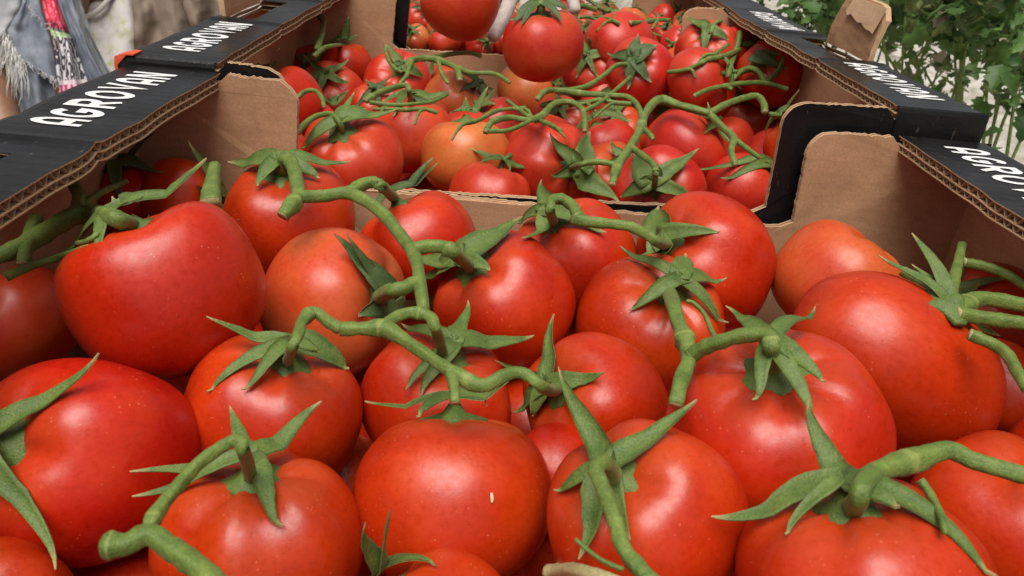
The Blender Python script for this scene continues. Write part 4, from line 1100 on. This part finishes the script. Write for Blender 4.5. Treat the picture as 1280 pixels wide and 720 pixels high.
# ------------------------------------------------------------------ growing bed and tomato plants
def film_mat():
    m, n, l, b = new_mat('pale_bed_film')
    ge = node(n, 'ShaderNodeNewGeometry')
    n1 = node(n, 'ShaderNodeTexNoise', Scale=4.0, Detail=7.0, Roughness=.6, Distortion=1.2); l.new(ge.outputs['Position'], n1.inputs['Vector'])
    r1 = ramp(n, [(.28, (.12, .09, .06)), (.42, (.34, .30, .24)), (.65, (.52, .49, .43))]); l.new(n1.outputs[0], r1.inputs[0])
    l.new(r1.outputs[0], b.inputs['Base Color']); b.inputs['Roughness'].default_value = .7
    bump(n, l, n1.outputs[0], .8, .03, b); return m
V = []; F = []; nx, ny = 70, 90
for j in range(ny+1):
    for i in range(nx+1):
        x = .75+4.5*(i/nx); y = .3+9*(j/ny)
        e = min(1, min(i, nx-i)/6)
        z = GZ + .04 + (.70*e) + e*(.10*noise.noise(Vector((x*1.7, y*1.7, 1))) + .07*abs(noise.noise(Vector((x*5, y*5, 4)))) + .03*noise.noise(Vector((x*13, y*13, 2))))
        V.append((x, y, z))
for j in range(ny):
    for i in range(nx): a = j*(nx+1)+i; F.append((a, a+1, a+nx+2, a+nx+1))
bed = link('growing_bed', mesh('growing_bed', V, F), mats=[film_mat()], smooth=True); bed['kind'] = 'structure'
def leaf_mat(name, c0, c1):
    m, n, l, b = new_mat(name)
    ge = node(n, 'ShaderNodeNewGeometry'); oi = node(n, 'ShaderNodeObjectInfo')
    n1 = node(n, 'ShaderNodeTexNoise', Scale=55.0, Detail=4.0); l.new(ge.outputs['Position'], n1.inputs['Vector'])
    f = mth(n, l, 'ADD', mth(n, l, 'MULTIPLY', n1.outputs[0], .6), mth(n, l, 'MULTIPLY', oi.outputs['Random'], .45))
    r1 = ramp(n, [(.25, c0), (.8, c1)]); l.new(f, r1.inputs[0]); l.new(r1.outputs[0], b.inputs['Base Color']); b.inputs['Roughness'].default_value = .55
    b.inputs['Subsurface Weight'].default_value = .0
    tr = n.new('ShaderNodeBsdfTranslucent'); l.new(r1.outputs[0], tr.inputs[0]); mx = n.new('ShaderNodeMixShader'); mx.inputs[0].default_value = .3
    l.new(b.outputs[0], mx.inputs[1]); l.new(tr.outputs[0], mx.inputs[2]); l.new(mx.outputs[0], n['Material Output'].inputs[0])
    bump(n, l, n1.outputs[0], .5, .004, b); return m
M_LEAF = leaf_mat('leaf_green', (.030, .085, .012), (.12, .22, .04)); M_LEAF_Y = leaf_mat('leaf_yellow_green', (.09, .14, .03), (.22, .26, .07)); M_LEAF_DRY = leaf_mat('leaf_dry', (.20, .16, .09), (.42, .37, .26))
def leaf_mesh(sd):
    r_ = random.Random(sd); V = []; F = []; n = 12
    for i in range(n+1):
        t = i/n; wd = math.sin(math.pi*t**.8)**.8*.34*(1+.32*math.sin(t*17+sd)) if 0 < i < n else .0
        z = .10*math.sin(t*3+sd)-.25*t*t
        for u in (-1, -.5, 0, .5, 1): V.append((u*wd, t, z + abs(u)*wd*.35+.03*noise.noise(Vector((u*3, t*5, sd)))))
    for i in range(n):
        for k in range(4): a = i*5+k; F.append((a, a+1, a+6, a+5))
    m = len(V); V += [(x, y, z-.012) for x, y, z in V]; F += [tuple(m+q for q in reversed(f)) for f in F]
    me = mesh('leaf', V, F)
    for p in me.polygons: p.use_smooth = True
    me.materials.append(M_LEAF); return me
LEAVES = [leaf_mesh(s) for s in range(5)]
rr = random.Random(77)
from mathutils import Euler
plants = [  # sight line of the crown, spread in pixels, distance, leaf count, label
 (1130, -12, 95, 55, 2.0, 300, 'dense dark green tomato plant behind the torn handle tab'),
 (1235, -5, 70, 60, 1.75, 300, 'leafy green tomato plant beside the black ledge, its leaves nearest the crates'),
 (1020, 0, 50, 40, 2.6, 240, 'pale green tomato plant far behind the ledge of the middle crate'),
 (1275, 80, 45, 75, 1.6, 150, 'sparse tomato plant with thin drooping leaves over the pale bed'),
 (1195, 30, 85, 40, 2.5, 260, 'mid green tomato plant standing between two denser plants on the bed'),
 (1075, -10, 70, 45, 2.7, 240, 'dark bushy tomato plant behind the pale green one'),
 (1165, 95, 75, 55, 2.3, 55, 'withered tomato plant with yellowing leaves lying on the pale bed'),
]
for k, (px, py, sxp, syp, t, nl, lab) in enumerate(plants):
    c = at(px, py, t); gx, gy = c.x+.05, c.y
    root = thing('tomato_plant', lab, 'plant', Vector((gx, gy, GZ+.70)), 'tomato plants on the growing bed')
    stems = []
    for q in range(5):
        mb = MB(); ex = at(px+rr.uniform(-1, 1)*sxp, py+rr.uniform(-.9, .9)*syp, t+rr.uniform(-.15, .2))
        s0 = Vector((gx+rr.uniform(-.08, .08), gy+rr.uniform(-.08, .08), GZ+.72)); mid_ = s0.lerp(ex, .5)+Vector((rr.uniform(-.12, .12), rr.uniform(-.12, .12), rr.uniform(0, .1)))
        P_ = catmull([s0, mid_, ex], 6); tube(mb, P_, [.006*(1-.6*i/len(P_)) for i in range(len(P_))], 7)
        mb.a = [0.]*len(mb.v); kid(mb.build('stem', [M_STEM], smooth=True, attr=True), root)
    for q in range(nl):
        p = at(px+rr.gauss(0, .55)*sxp, py+rr.gauss(0, .55)*syp, t+rr.gauss(0, .18))
        o = link('leaf', LEAVES[rr.randrange(5)], root, loc=p-root.location)
        s_ = rr.uniform(.03, .062)*(t/1.9)**.4; o.scale = (s_*rr.uniform(.8, 1.2), s_, s_)
        o.rotation_euler = Euler((rr.uniform(-1.0, .7), rr.uniform(-.9, .9), rr.uniform(0, 6.28)))
        o.material_slots[0].link = 'OBJECT'
        o.material_slots[0].material = M_LEAF if rr.random() < (.86 if k < 6 else .25) else (M_LEAF_Y if rr.random() < .7 else M_LEAF_DRY)
